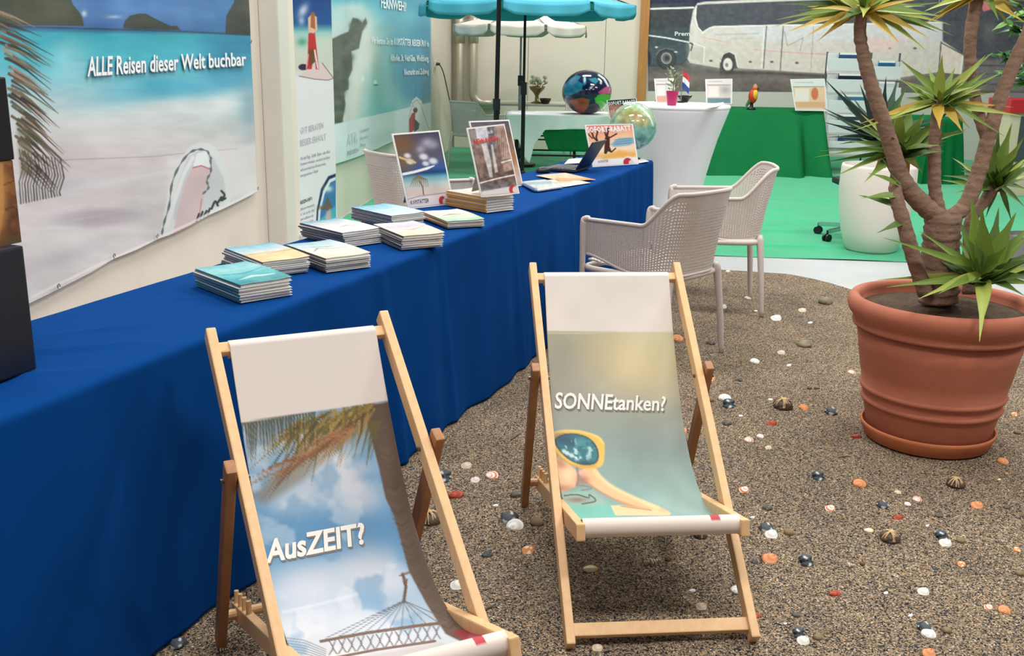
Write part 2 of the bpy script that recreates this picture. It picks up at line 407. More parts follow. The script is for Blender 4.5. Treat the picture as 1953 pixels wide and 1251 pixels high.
pt.noise(40, 10, 1, 3, 1)
pt.stroke([(1236, 2), (1330, -2)], 12, (36, 38, 62), .8)
# dark coach at the left
pt.poly([(1234, 14), (1325, 12), (1318, 60), (1322, 83), (1312, 112), (1300, 124), (1234, 128)], (60, 68, 76))
pt.poly([(1234, 20), (1320, 18), (1316, 52), (1234, 56)], (58, 60, 66))
pt.poly([(1234, 90), (1312, 82), (1316, 104), (1300, 120), (1234, 124)], (66, 77, 86), .8)
pt.stroke([(1233, 17), (1323, 14.5)], 3.2, (225, 225, 228))
pt.stroke([(1233, 67), (1270, 72), (1316, 81)], 2.6, (214, 216, 220))
pt.ell(1271, 112, 19, 21, (52, 54, 58)); pt.ell(1271, 112, 15, 17, (62, 60, 62)); pt.ell(1271, 111, 10, 11, (150, 152, 156)); pt.ell(1271, 111, 8, 9, (96, 98, 104)); pt.ell(1272, 111, 4.5, 5, (58, 58, 64))
pt.ell(1233, 112, 9, 16, (40, 42, 52)); pt.stroke([(1252, 104), (1258, 96), (1270, 92), (1284, 95)], 2, (120, 126, 132), .8)
pt.ell(1252, 90, 2.5, 1.5, (220, 222, 226)); pt.ell(1289, 99, 3, 1.2, (220, 222, 226))
# white coach
body = [(1322, 20), (1330, 6), (1345, 3), (1560, -6), (1760, -14), (1830, -16), (1842, 84), (1835, 128), (1836, 131), (1700, 150), (1640, 140), (1572, 140), (1408, 130), (1374, 130), (1316, 120), (1311, 112), (1316, 96), (1314, 84), (1316, 50)]
pt.poly(body, (196, 188, 186))
pt.poly([(1316, 84), (1420, 70), (1840, 90), (1836, 128), (1700, 147), (1374, 129), (1316, 120)], (192, 183, 178), .8, 20)
pt.poly([(1395, 50), (1840, 44), (1840, 78), (1460, 78)], (193, 192, 200), .8, 14)
pt.poly([(1329, 10), (1346, 8), (1560, 0), (1830, -9), (1838, 40), (1640, 44), (1440, 48), (1360, 50), (1352, 53), (1341, 62), (1330, 50), (1327, 30)], (72, 74, 84))
pt.poly([(1480, 20), (1830, 10), (1830, 40), (1480, 44)], (76, 76, 88), .6, 12)
pt.stroke([(1340, 62), (1352, 54), (1362, 51), (1440, 49), (1640, 46), (1838, 42)], 2.4, (222, 218, 216))
pt.stroke([(1328, 12), (1326, 34), (1331, 52), (1341, 63)], 2.2, (222, 218, 216))
pt.stroke([(1322, 82), (1344, 90), (1342, 120)], 1.6, (226, 220, 216)); pt.poly([(1316, 88), (1341, 92), (1340, 119), (1317, 112)], (184, 176, 172))
pt.stroke([(1316, 82), (1321, 84), (1318, 96)], 2.5, (70, 66, 68))
pt.stroke([(1338, 71), (1370, 77), (1386, 81)], 1.3, (206, 150, 146)); pt.stroke([(1440, 95), (1490, 99), (1560, 103), (1660, 108)], 1.2, (214, 120, 124), .8)
for x, y2 in ((1460, 130), (1492, 134), (1550, 138)): pt.stroke([(x+2, 50), (x-4, y2)], 2.2 if x < 1500 else 1.0, (96, 90, 92), .9 if x < 1500 else .5)
pt.stroke([(1457, 54), (1453, 128)], 2, (216, 210, 208))
pt.stroke([(1496, 60), (1502, 88), (1532, 72), (1526, 96)], 1, (90, 96, 92), .7)
for x, y in ((1356, 116), (1431, 118), (1472, 118), (1520, 120), (1697, 92), (1745, 92)): pt.ell(x, y, 3.2, 2, (84, 78, 80))
pt.stroke([(1364, 66), (1410, 65), (1446, 64)], 2.2, (150, 152, 164), .55); pt.stroke([(1392, 74), (1440, 73)], 1.8, (160, 160, 170), .5)
pt.poly([(1372, 134), (1374, 112), (1380, 101), (1391, 97), (1402, 103), (1408, 130)], (84, 78, 78)); pt.stroke([(1374, 118), (1379, 103), (1391, 98), (1402, 104), (1407, 128)], 2, (222, 214, 210))
pt.ell(1388, 121, 13, 20, (66, 62, 64)); pt.ell(1388, 123, 9, 12.5, (208, 202, 198)); pt.ell(1386, 124, 3, 4, (120, 116, 114))
pt.poly([(1372, 134), (1450, 136), (1584, 143), (1584, 150), (1470, 142), (1374, 142)], (72, 66, 66), .9, 4)
pt.poly([(1660, 70), (1730, 74), (1700, 96), (1640, 96)], (216, 180, 176), .6, 10)
pt.stroke([(1795, 80), (1790, 140)], 2.4, (88, 84, 86)); pt.stroke([(1796, 82), (1840, 106)], 2, (70, 62, 66)); pt.poly([(1796, 84), (1838, 106), (1834, 142), (1792, 138)], (206, 190, 184)); pt.stroke([(1836, 108), (1832, 142)], 2.4, (230, 226, 222))
# dark street beyond, right
pt.poly([(1798, 78), (1798, -40), (2060, -40), (2060, 175), (1838, 172), (1840, 106)], (70, 70, 80), .95, 3)
pt.poly([(1840, 112), (2060, 118), (2060, 175), (1838, 173)], (112, 104, 108), .9, 6); pt.stroke([(1842, 124), (2000, 128)], 3, (72, 68, 74), .8); pt.stroke([(1842, 140), (2000, 144)], 2, (80, 76, 80), .7); pt.stroke([(1842, 160), (2000, 162)], 3, (70, 66, 70), .7)
pt.blob(1888, 60, 14, 20, (104, 100, 104), .8); pt.poly([(1868, 8), (1880, 0), (1890, 18), (1876, 22)], (214, 120, 124), .9)
pt.noise(6, 6, 1, 1, 9); pt.c *= 1.2
mural = obj('coach_mural', P.reshape(-1, 3), gridfaces(P.shape[1], P.shape[0]), print_mat('mural_print', .6), colors=pt.out())
tag(mural, 'wall-wide mural print of a white coach parked beside a dark coach', 'mural')
M_white_ink = mat('white_ink', S(238, 240, 244), 0.5); M_grey_ink = mat('grey_ink', S(150, 152, 162), .6); M_dark_ink = mat('dark_ink', S(52, 52, 58), .6)
letter_on('Prem', [(1287, 68), (1316, 68), (1316, 60), (1287, 60)], lambda x, y: on_back(x, y, .007), M_white_ink, mural, .02)
letter_on('ILLO', [(1790, 5), (1833, 5), (1833, -9), (1790, -9)], lambda x, y: on_back(x, y, .007), M_grey_ink, mural, .02)

# ================================================================== BANNERS ON THE LEFT WALL
M_banner = print_mat('banner_vinyl', .42)
def banner(name, label, xs, ybot, ztop, ny, paint, off=.03, wave=.006):
    P = np.zeros((ny, len(xs), 3))
    for j, x in enumerate(xs):
        b = on_wall(x, ybot(x), off); s = b@WD; zb = b[2]
        for i, t in enumerate(np.linspace(0, 1, ny)):
            z = ztop+(zb-ztop)*t; P[i, j] = wl(s, z, off)
    sg = P@WD; w = wave*(vnoise(sg*1.7+P[..., 2]*.9, P[..., 2]*1.2, 3)+.6*vnoise(sg*4+P[..., 2]*3, P[..., 2]*1.5-sg*2, 4))
    PX, PY = proj(P.reshape(-1, 3)); pt = paint(PX, PY)
    Q = P+w[..., None]*WN
    o = obj(name, Q.reshape(-1, 3), gridfaces(len(xs), ny), M_banner, colors=pt.out(), smooth=True, solid=.003)
    return tag(o, label, 'banner')
def paint_beach(X, Y):
    p = Paint(X, Y, (214, 208, 212)); h = .037
    p.vgrad([(-60, (66, 110, 170)), (20, (84, 128, 186)), (52, (72, 112, 168)), (55, (52, 110, 150)), (62, (62, 166, 186)), (95, (72, 178, 198)), (130, (96, 184, 204)), (158, (140, 198, 212)), (190, (186, 208, 214)), (230, (208, 212, 214)), (270, (216, 210, 212)), (300, (212, 203, 206)), (600, (218, 212, 216))], .015)
    p.blob(330, 175, 150, 20, (70, 168, 200), .8, -.1); p.blob(440, 130, 60, 60, (52, 142, 180), .7); p.blob(455, 90, 60, 40, (44, 120, 168), .6); p.blob(300, 160, 70, 14, (64, 170, 204), .6)
    p.blob(330, 205, 90, 20, (222, 224, 226), .8, -.05); p.blob(420, 200, 70, 22, (224, 226, 230), .85, -.35); p.blob(130, 95, 34, 22, (140, 204, 214), .6); p.blob(140, 130, 40, 30, (172, 212, 220), .5)
    p.blob(475, 215, 18, 60, (120, 158, 178), .6); p.blob(460, 250, 40, 16, (180, 184, 190), .5)
    p.poly([(-20, -60), (110, -60), (138, 8), (156, 30), (160, 50), (-20, 48)], (72, 76, 66)); p.poly([(20, -20), (120, 0), (150, 40), (40, 40)], (94, 92, 74), .5, 16)
    p.poly([(232, 54), (236, 40), (246, 30), (262, 26), (276, 26), (290, 34), (316, 46), (325, 50), (335, 49), (344, 58)], (64, 68, 62)); p.poly([(250, 36), (275, 29), (300, 44), (270, 50)], (86, 84, 66), .5, 8)
    p.poly([(430, 64), (432, 30), (446, 6), (460, -60), (520, -60), (520, 70)], (66, 68, 64)); p.poly([(446, 20), (500, -20), (500, 40)], (90, 84, 66), .5, 12)
    p.stroke([(-10, 50), (230, 56), (345, 60), (500, 68)], 3, (52, 66, 92), .8); p.noise(18, 5, .5, 2.2, 2)
    p.blob(85, 25, 60, 10, (96, 94, 78), .3); p.blob(160, 26, 5, 6, (226, 232, 240), .8); p.blob(215, 32, 14, 3, (190, 200, 220), .7)
    # waterline and lower sand
    p.stroke([(110, 306), (170, 303), (300, 298), (352, 292), (420, 286), (452, 283)], 1.6, (170, 160, 160), .9)
    p.poly([(320, 300), (500, 272), (500, 380), (320, 420)], (232, 228, 232), .7, 14)
    p.blob(185, 415, 90, 18, (176, 166, 178), .9, -.05, 2); p.blob(150, 355, 150, 12, (196, 190, 200), .7, -.15); p.blob(250, 340, 120, 10, (226, 220, 224), .8, -.2); p.blob(120, 490, 90, 16, (190, 184, 194), .7, -.35); p.blob(110, 460, 60, 20, (226, 220, 224), .6); p.blob(420, 400, 60, 10, (196, 192, 200), .6, -.45)
    for a, b, q in ((60, 400, 250), (270, 470, 200), (80, 520, 300)): p.stroke([(a, q+130), (a+120, q+110)], 2, (200, 194, 200), .5, 3)
    # palm frond printed at the left
    R = np.random.default_rng(3)
    for k in range(95):
        y0 = R.uniform(20, 330); x0 = 5+.2*(y0-20)+R.uniform(-22, 8); L = R.uniform(40, 90)*(1-.35*(y0 > 260)); sl = R.uniform(.35, .62)+.0022*(y0-60)
        col = [(58, 54, 50), (92, 78, 62), (126, 104, 84), (78, 84, 66), (170, 140, 124), (44, 42, 44)][R.integers(0, 6)]
        p.stroke([(x0, y0), (x0+L*.45, y0+L*sl*.38), (x0+L, y0+L*sl)], [5.5, 3.6, .6], col, .85)
    for k in range(15):
        x0 = 42+k*5.6; y0 = 285+1.4*k; col = [(70, 64, 62), (120, 110, 106), (52, 48, 48)][k % 3]
        p.stroke([(x0-4, y0), (x0+3, y0+34), (x0-6, y0+62), (x0-4, 388-1.1*k)], [2.2, 3, 2.6, 3.2], col, .8)
    p.poly([(34, 230), (62, 250), (60, 330), (40, 340)], (112, 106, 84), .5, 8)
    # emblem: arch with a pale head-like shape and a few dark marks
    arch = [(303, 452), (312, 405), (324, 350), (340, 305), (362, 278), (382, 270), (404, 276), (422, 300), (434, 335), (440, 372), (434, 400), (380, 424)]
    p.poly(arch, (224, 226, 230), .9, 3); p.poly([(330, 420), (338, 350), (356, 300), (382, 284), (402, 296), (424, 340), (430, 380), (380, 415)], (206, 206, 212), .9, 3)
    ar = smooth_line([(307, 446), (312, 424), (322, 392), (327, 352), (340, 318), (358, 293), (376, 285), (392, 288), (400, 302)], 8); p.stroke(ar, 3.2+1.8*np.sin(np.arange(len(ar))*.9), (92, 94, 98), .9)
    p.stroke([(318, 430), (334, 380), (350, 330), (366, 300)], 7, (232, 234, 238), .9); p.poly([(366, 316), (374, 292), (392, 288), (400, 316), (392, 322)], (236, 238, 242))
    p.poly([(330, 446), (340, 396), (352, 348), (364, 322), (382, 316), (398, 322), (396, 346), (388, 372), (384, 392), (372, 424), (345, 440)], (216, 190, 196), .95, 3); p.stroke([(366, 320), (382, 316), (398, 322)], 2.5, (196, 110, 120)); p.stroke([(332, 446), (344, 440), (366, 430), (380, 410), (384, 380)], 3, (214, 128, 138), .8)
    ar = smooth_line([(399, 304), (400, 326), (393, 344), (396, 358), (386, 370)], 8); p.stroke(ar, 3+1.6*np.sin(np.arange(len(ar))*1.1), (96, 96, 100), .85)
    for a in ([(374, 422), (379, 408)], [(381, 418), (386, 404)], [(388, 414), (394, 402)], [(396, 410), (400, 398)], [(403, 398), (409, 384), (414, 392)], [(414, 386), (420, 376)], [(420, 364), (426, 372), (420, 382), (428, 378)]): p.stroke(smooth_line(a, 5), 4, (46, 46, 50))
    p.stroke([(484, -60), (486, 60), (489, 200), (497, 360)], 5, (60, 84, 110), .6); p.stroke([(60, 566), (200, 500), (350, 432), (500, 358)], 5, (238, 234, 236), .8)
    p.noise(60, 8, 1, 1, 7)
    return p
botb = lambda x: np.interp(x, [-260, 70, 120, 180, 218, 260, 300, 340, 400, 440, 495], [735, 572, 548, 517, 494, 477, 456, 443, 410, 391, 364])
xs = np.interp(np.linspace(0, 1, 400), [0, .12, 1], [-150, 0, 492])
ban1 = banner('beach_banner', 'large vinyl banner of a turquoise beach lettered ALLE Reisen dieser Welt buchbar', xs, botb, 2.15, 420, paint_beach)
M_white_print = mat('white_print', S(244, 244, 246), .5); M_shadow_ink = mat('shadow_ink', S(120, 150, 170), .6)
for dx, dy, mm, of in ((1.5, 1.5, M_shadow_ink, .042), (0, 0, M_white_print, .045)):
    letter_on('ALLE Reisen dieser Welt buchbar', [(167+dx, 145+dy), (470+dx, 124+dy), (469+dx, 99+dy), (168+dx, 107+dy)], lambda x, y: on_wall(x, y, of), mm, ban1, .02, split=mm is M_white_print, name='lettering_shadow')
M_metal = mat('steel', S(170, 170, 172), .35, 1.0)
for x, y in ((112, 549), (218, 491), (300, 453), (492, 362), (479, 82)):
    P0 = on_wall(x, y-3, .05); t = np.linspace(0, 2*PI, 13)[:-1]
    MB().tube([P0+.010*(math.cos(a)*WD+math.sin(a)*np.array([0, 0, 1])) for a in t], .003, 6, closed=True).build('eyelet', M_metal, ban1)

def paint_island(X, Y):
    p = Paint(X, Y, (228, 236, 242))
    base = lambda x: 237-.228*(x-638)
    p.vgrad([(-120, (40, 130, 170)), (-20, (60, 160, 190)), (20, (150, 204, 212)), (45, (196, 212, 214)), (90, (190, 206, 206)), (260, (180, 206, 206))])
    p.blob(690, 25, 60, 22, (214, 216, 214), .9, .25); p.blob(700, 120, 24, 60, (226, 222, 220), .9, .25); p.blob(690, 210, 26, 50, (224, 212, 210), .9); p.blob(720, 190, 34, 80, (150, 206, 210), .8, .2); p.blob(745, 220, 40, 30, (120, 196, 208), .8)
    p.poly([(712, 20), (740, 60), (748, 130), (772, 190), (800, 200), (860, 180), (860, -130), (640, -130), (640, 2), (690, 0)], (52, 150, 186), .8, 24)
    p.blob(790, 150, 50, 40, (40, 142, 182), .8); p.blob(810, 60, 30, 60, (44, 140, 180), .7); p.blob(760, 30, 60, 18, (96, 184, 206), .7, .1); p.blob(735, 90, 14, 60, (126, 200, 212), .7, -.25); p.blob(740, 55, 40, 14, (120, 170, 180), .5)
    p.stroke(smooth_line([(700, 48), (694, 84), (682, 128), (674, 170), (664, 232)], 6), np.linspace(8, 34, 25), (228, 224, 222), .8, 14)
    p.poly([(600, 90), (650, 66), (664, 60), (672, 34), (682, 36), (690, 44), (696, 34), (699, 44), (690, 60), (688, 72), (684, 92), (670, 98), (672, 132), (664, 150), (664, 170), (656, 175), (658, 200), (652, 232), (600, 246)], (84, 92, 86), 1, 3)
    R = np.random.default_rng(5)
    for k in range(70):
        y = R.uniform(40, 235); x = np.interp(y, [40, 80, 130, 175, 235], [686, 668, 655, 648, 644])+R.uniform(-16, 10); p.blob(x, y, 6, 5, [(70, 80, 70), (112, 116, 104), (58, 66, 62)][k % 3], .55)
    p.poly([(560, base(560)), (900, base(900)), (900, 420), (560, 420)], (226, 232, 240), 1, 1.5); p.blob(720, 262, 70, 10, (214, 222, 232), .7, -.25)
    p.ell(692, 150, 2, 5, (236, 240, 240), .9); p.ell(716, 158, 3, 5, (240, 242, 244), .9); p.ell(717, 162, 4, 1.6, (60, 84, 90), .9)
    p.poly([(776, 262), (778, 220), (786, 192), (794, 184), (804, 192), (818, 240), (822, 262)], (236, 238, 242), 1, 2); p.stroke([(778, 258), (780, 222), (788, 196), (795, 190), (803, 200), (818, 246)], 2, (188, 194, 200))
    p.poly([(780, 256), (780, 228), (786, 216), (792, 214), (790, 248)], (190, 62, 72)); p.ell(792, 210, 4, 5, (90, 70, 66)); p.poly([(790, 226), (800, 236), (798, 246), (790, 252)], (74, 74, 80))
    p.stroke([(786, 196), (790, 206)], 2.2, (216, 190, 176)); p.noise(30, 5, 1, 1, 4)
    p.stroke([(821, -100), (822, 260)], 3, (200, 214, 220), .6)
    return p
bot2 = lambda x: np.interp(x, [560, 640, 680, 720, 750, 790, 823], [342, 313, 300, 284, 270, 262, 252])
ban2 = banner('island_banner', 'blue vinyl banner of an island shore seen from above', np.linspace(622, 823, 300), bot2, 2.2, 300, paint_island, wave=.005)
for s_, q in (('FERNWEH?', [(727, 14), (775, 21), (775, 4), (727, -6)]), ('Wir beraten Sie im KOPSTÄTTER REISEBÜRO in', [(708, 83), (818, 89), (818, 77), (708, 69)]), ('Althofen, St. Veit/Glan, Wolfsberg,', [(744, 116), (818, 117), (818, 105), (744, 103)]), ('Neumarkt und Zeltweg', [(771, 143), (818, 141), (818, 130), (771, 131)])):
    letter_on(s_, q, lambda x, y: on_wall(x, y, .043), M_white_print, ban2, .02, 1)
for s_, q in (('REISEN', [(663, 296), (684, 289), (684, 281), (663, 288)]), ('Sommer', [(688, 253), (704, 248), (704, 241), (688, 246)]), ('Reisen', [(688, 267), (702, 262), (702, 256), (688, 261)]), ('Flug', [(688, 280), (697, 277), (697, 271), (688, 274)])):
    letter_on(s_, q, lambda x, y: on_wall(x, y, .043), M_grey_ink, ban2, .01, 1)
letter_on('ATR', [(662, 277), (683, 270), (683, 248), (663, 254)], lambda x, y: on_wall(x, y, .042), mat('pale_ink', S(206, 212, 222), .6), ban2, .0, 1)

# ================================================================== ROLL-UP BANNER, standing on the floor behind the blue table
RU0 = gz(569.5, 461); RU0[2] = 0; rd = np.array([math.sin(math.radians(20.8)), math.cos(math.radians(20.8)), 0]); rn = np.array([rd[1], -rd[0], 0])
w = .1
for k in range(400):
    if proj(RU0+rd*w+np.array([0, 0, 1.0]))[0] > 637: break
    w += .002
RUW = w
ru = thing('rollup_banner', 'tall narrow roll-up banner with a red-skirted figure on a white beach', 'banner', RU0+rd*RUW/2)
on_ru = lambda x, y: gpl(x, y, RU0+rn*.004, rn)
ny, nx = 420, 90
P = np.array([[RU0+rd*RUW*j/(nx-1)+np.array([0, 0, 2.15-(2.15-.06)*i/(ny-1)]) for j in range(nx)] for i in range(ny)])
PX, PY = proj(P.reshape(-1, 3)); p = Paint(PX, PY, (226, 222, 228)); ctr = lambda x: x
p.vgrad([(-200, (40, 80, 150)), (0, (30, 66, 132)), (45, (38, 84, 146)), (54, (90, 150, 170)), (62, (150, 196, 196)), (75, (196, 206, 196)), (130, (206, 204, 194)), (152, (226, 222, 228)), (420, (228, 224, 230)), (470, (222, 218, 224))])
p.blob(578, 20, 8, 14, (210, 206, 224), .9, .5); p.blob(575, 40, 6, 8, (206, 206, 226), .7); p.blob(576, 80, 10, 8, (60, 150, 120), .8); p.ell(578, 128, 9, 6, (50, 36, 60))
p.poly([(570, 146), (588, 130), (614, 120), (636, 148), (624, 153)], (222, 196, 200), 1, 2); p.stroke([(570, 145), (600, 151), (626, 153), (636, 149), (614, 120)], 1.4, (110, 90, 96))
p.poly([(586, 132), (588, 64), (600, 60), (608, 132), (602, 132), (600, 100), (594, 132)], (190, 50, 54), 1, 2); p.poly([(588, 96), (598, 92), (601, 118), (590, 126)], (112, 70, 48), 1, 2); p.stroke([(600, 96), (606, 130)], 3, (236, 210, 214)); p.stroke([(588, 104), (584, 130)], 2.4, (240, 150, 160))
p.ell(596, 32, 5, 9, (158, 88, 52)); p.poly([(588, 60), (587, 34), (594, 28), (604, 32), (605, 58), (597, 64)], (222, 180, 156), 1, 2); p.poly([(592, 52), (593, 24), (600, 24), (601, 56)], (160, 92, 56), .9, 2)
p.poly([(601, 455), (604, 400), (612, 360), (626, 336), (640, 331), (640, 455)], (36, 44, 84), 1, 2); p.poly([(604, 455), (607, 402), (616, 364), (628, 342), (640, 337), (640, 455)], (224, 228, 236), 1, 1.5); p.poly([(608, 455), (611, 404), (619, 370), (630, 348), (640, 343), (640, 455)], (66, 118, 176), 1, 1.5)
p.poly([(609, 420), (640, 392), (640, 455), (608, 455)], (80, 168, 190), 1, 3); p.poly([(616, 398), (624, 374), (634, 394), (626, 402)], (104, 92, 84)); p.blob(626, 360, 8, 6, (232, 236, 240), .9); p.poly([(618, 440), (622, 404), (630, 398), (634, 440)], (206, 172, 178), .9, 4); p.blob(614, 396, 8, 4, (120, 84, 64), .8)
obj('banner_sheet', P.reshape(-1, 3), gridfaces(nx, ny), M_banner, ru, colors=p.out(), solid=.002)
MB().box(RU0+rd*RUW/2+np.array([0, 0, .03]), (.2, RUW+.03, .06), (rn, rd, np.array([0, 0, 1.])), bev=.012).build('base_cassette', mat('satin_alu', S(220, 220, 224), .35, .6), ru)
MB().box(RU0+rd*RUW/2+np.array([0, 0, 2.16]), (.03, RUW+.01, .025), (rn, rd, np.array([0, 0, 1.]))).build('top_rail', MATS['satin_alu'], ru)
MB().tube([RU0+rd*RUW/2-rn*.03+np.array([0, 0, z]) for z in (.06, 2.16)], .009, 8).build('support_pole', MATS['satin_alu'], ru)
M_ink2 = mat('soft_grey_ink', S(188, 188, 196), .6)
for s_, q, mm in (('GUT BERATEN', [(573, 256), (617, 244), (617, 233), (573, 243)], M_ink2), ('BESSER ERHOLT', [(573, 279), (622, 266), (622, 254), (573, 266)], M_ink2), ('Ob mit Flug-, Schiff-, Bahn- oder Bus-', [(573, 306), (630, 291), (630, 285), (573, 299)], M_grey_ink), ('Sommer erholsam, exotisch mit Ihrer', [(573, 316), (630, 302), (630, 296), (573, 310)], M_grey_ink), ('auf persönlicher Reiseroute,', [(573, 327), (622, 314), (622, 308), (573, 321)], M_grey_ink), ('unvergesslichen Urlaub', [(573, 338), (607, 328), (607, 322), (573, 332)], M_grey_ink), ('REISEN-INFO', [(573, 390), (596, 381), (596, 374), (573, 383)], M_dark_ink), ('Althofen Hauptplatz', [(573, 402), (600, 392), (600, 387), (573, 397)], M_grey_ink), ('St. Veit an der Glan', [(573, 412), (600, 402), (600, 397), (573, 407)], M_grey_ink), ('Wolfsberg', [(573, 422), (598, 412), (598, 407), (573, 417)], M_grey_ink), ('Neumarkt', [(573, 432), (598, 422), (598, 417), (573, 427)], M_grey_ink)):
    letter_on(s_, q, on_ru, mm, ru, .01, 1)
# ================================================================== BLUE TABLE
TA = math.radians(20.8); TD = np.array([math.sin(TA), math.cos(TA), 0]); TN = np.array([TD[1], -TD[0], 0]); UZ = np.array([0, 0, 1.0])
TF, TB, TS0, TS1, TZ = -1.655, -2.185, 0.35, 7.07, 0.762
def tp(s, n, z): return TD*s+TN*n+UZ*z
M_blue = mat('royal_blue_cloth', S(5, 58, 123), .9, noise=(5, .4, S(7, 65, 132)), bump=(900, .12), spec=.05)
M_white_cloth = mat('white_cloth', S(236, 236, 238), .75, bump=(600, .05)); M_green_cloth = mat('green_cloth', S(14, 100, 54), .8, noise=(4, .4, S(17, 108, 60)), bump=(600, .1), spec=.1)
M_leg_dark = mat('dark_steel', S(40, 42, 44), .4, .6); M_board = mat('table_board', S(190, 160, 120), .6)
for k in range(3):
    a = TS0+.12+k*2.2; b = a+2.16; t = thing('trestle_table', ['trestle table under the blue cloth, end nearest the black display box', 'middle trestle table hidden under the long blue cloth', 'trestle table under the blue cloth at the laptop end'][k], 'table', tp((a+b)/2, (TF+TB)/2, 0), 'trestle tables under the blue cloth')
    MB().box(tp((a+b)/2, (TF+TB)/2, TZ-.02), (.47, b-a, .025), (TN, TD, UZ)).build('tabletop', M_board, t)
    for s_ in (a+.25, b-.25):
        for n_ in (TF-.1, TB+.1): MB().bar(tp(s_, n_, 0), tp(s_, n_, TZ-.03), .03, .03, TD).build('leg', M_leg_dark, t)
# cloth: a sheet that runs up the back, over the top and down the front
ns, ncs = 520, 150
ss = np.linspace(TS0, TS1, ns)
prof = []
for q in np.linspace(0, 1, ncs):
    d = q*(.55+.53+.76)       # metres over back drop, top, front drop
    prof.append(d)
prof = np.array(prof); G = np.zeros((ncs, ns, 3))
for j, s_ in enumerate(ss):
    for i, d in enumerate(prof):
        if d < .55: n_, z_ = TB-.004, TZ-.55+d; k = 0
        elif d < 1.08: n_, z_ = TB+(d-.55), TZ; k = 1
        else: n_, z_ = TF, TZ-(d-1.08); k = 2
        G[i, j] = (s_, n_, z_)
sg, ngr, zgr = G[..., 0], G[..., 1], G[..., 2]
down = np.clip((TZ-zgr)/.76, 0, 1); front = (prof[:, None] >= 1.08)
# rounded front edge, hanging folds, creases on the top
wav = (.010*np.sin(sg*9.3+1.5*np.sin(sg*2.1))+.008*np.sin(sg*23+2*np.sin(sg*1.3))+.010*vnoise(sg*3.3, zgr*.6, 21)+.006*vnoise(sg*9+zgr*1.2, zgr*1.4, 22))*down**.7+.028*down
far = np.clip((sg-5.6)/1.4, 0, 1); wav = wav+.012*far*np.sin(sg*42)*down**.5
for s0_, a_, w_ in ((3.07, .02, .035), (3.55, .015, .03), (5.2, .018, .04), (6.2, .02, .03), (4.35, .012, .03)): wav = wav+a_*np.exp(-((sg-s0_-.10*down)/w_)**2)*down**.4
ngr = ngr+np.where(front, wav, 0.0)
rr = .018; top = (prof[:, None] >= .55) & (prof[:, None] < 1.08); dn = np.clip((TF-ngr)/rr, 0, 1)
zt = TZ+.0015*vnoise(sg*2, ngr*3, 31)+.001*vnoise(sg*7, ngr*9, 32)
for s0_, n0_, s1_, n1_, h_, w_ in ((1.62, -2.15, 2.02, -1.72, .010, .018), (1.42, -2.12, 1.78, -1.70, .008, .02), (1.95, -2.02, 2.14, -1.86, .006, .016), (2.3, -2.15, 2.5, -1.85, .003, .02), (5.0, -2.1, 5.1, -1.7, .004, .02)):
    tt = np.clip(((sg-s0_)*(s1_-s0_)+(ngr-n0_)*(n1_-n0_))/((s1_-s0_)**2+(n1_-n0_)**2), 0, 1)
    d = np.hypot(sg-s0_-tt*(s1_-s0_), ngr-n0_-tt*(n1_-n0_)); zt = zt+h_*np.exp(-(d/w_)**2)*np.sin(PI*np.clip(tt, .03, .97))**.6
zgr = np.where(top, zt-(1-dn)**2*rr*.5, zgr-np.where(front, .006*np.exp(-down*20), 0))
lift = np.maximum(0, .004-zgr); zgr = zgr+lift
P = sg[..., None]*TD+ngr[..., None]*TN+zgr[..., None]*UZ
cm = MB(); cm.grid(P)
# far end flap, a little flared, and near end flap
for s_, sgn in ((TS1, 1), (TS0, -1)):
    e = np.zeros((30, 40, 3))
    for i, q in enumerate(np.linspace(0, 1, 30)):
        for j, r in enumerate(np.linspace(0, 1, 40)):
            dn_ = .006*math.sin(r*22)*q**.6+.055*q**.7
            e[i, j] = tp(s_+sgn*dn_, TB-.004+(TF+.028*q-TB)*r, max(.004, TZ*(1-q)-.001))
    cm.grid(e)
bc = cm.build('blue_tablecloth', M_blue, smooth=True, solid=.002); tag(bc, 'long royal blue tablecloth hanging to the sand', 'tablecloth')

# ------------------------------------------------------------------ black display box with a printed carton on it
M_blackbox = mat('black_board', S(26, 28, 36), .35, noise=(3, .4, S(32, 38, 50)))
cz = TZ+.006
cr = gz(71, 704, cz); s_r = cr@TD; n_r = cr@TN
bx = MB().box(tp(s_r-.16, n_r-.15, cz+.145), (.30, .32, .29), (TN, TD, UZ), bev=.006).build('display_box', M_blackbox); tag(bx, 'black square display box on the near end of the blue table', 'box')
cl = gpl(47, 470, tp(0, n_r-.03, 0), TN); s_c = cl@TD; zc0 = cz+.2905
htop = gpl(36, 146, tp(0, n_r-.03, 0), TN)[2]
ct = thing('carton', 'tall carton, black above and brown printed below, on the black box', 'box', tp(s_c-.13, n_r-.15, zc0))
zm = gpl(42, 303, tp(0, n_r-.03, 0), TN)[2]
MB().box(tp(s_c-.13, n_r-.15, (zm+htop)/2), (.24, .26, htop-zm), (TN, TD, UZ), bev=.004).build('black_sleeve', mat('black_card', S(24, 22, 28), .4), ct)
MB().box(tp(s_c-.13, n_r-.15, (zc0+zm)/2), (.232, .254, zm-zc0), (TN, TD, UZ), bev=.003).build('printed_body', mat('brown_card', S(120, 76, 44), .5, noise=(9, .3, S(78, 48, 30))), ct)
P = np.array([[tp(s_c-.254+.25*j/59, n_r-.0335, zm-(zm-zc0)*i/69-.001) for j in range(60)] for i in range(70)]); X, Y = proj(P.reshape(-1, 3))
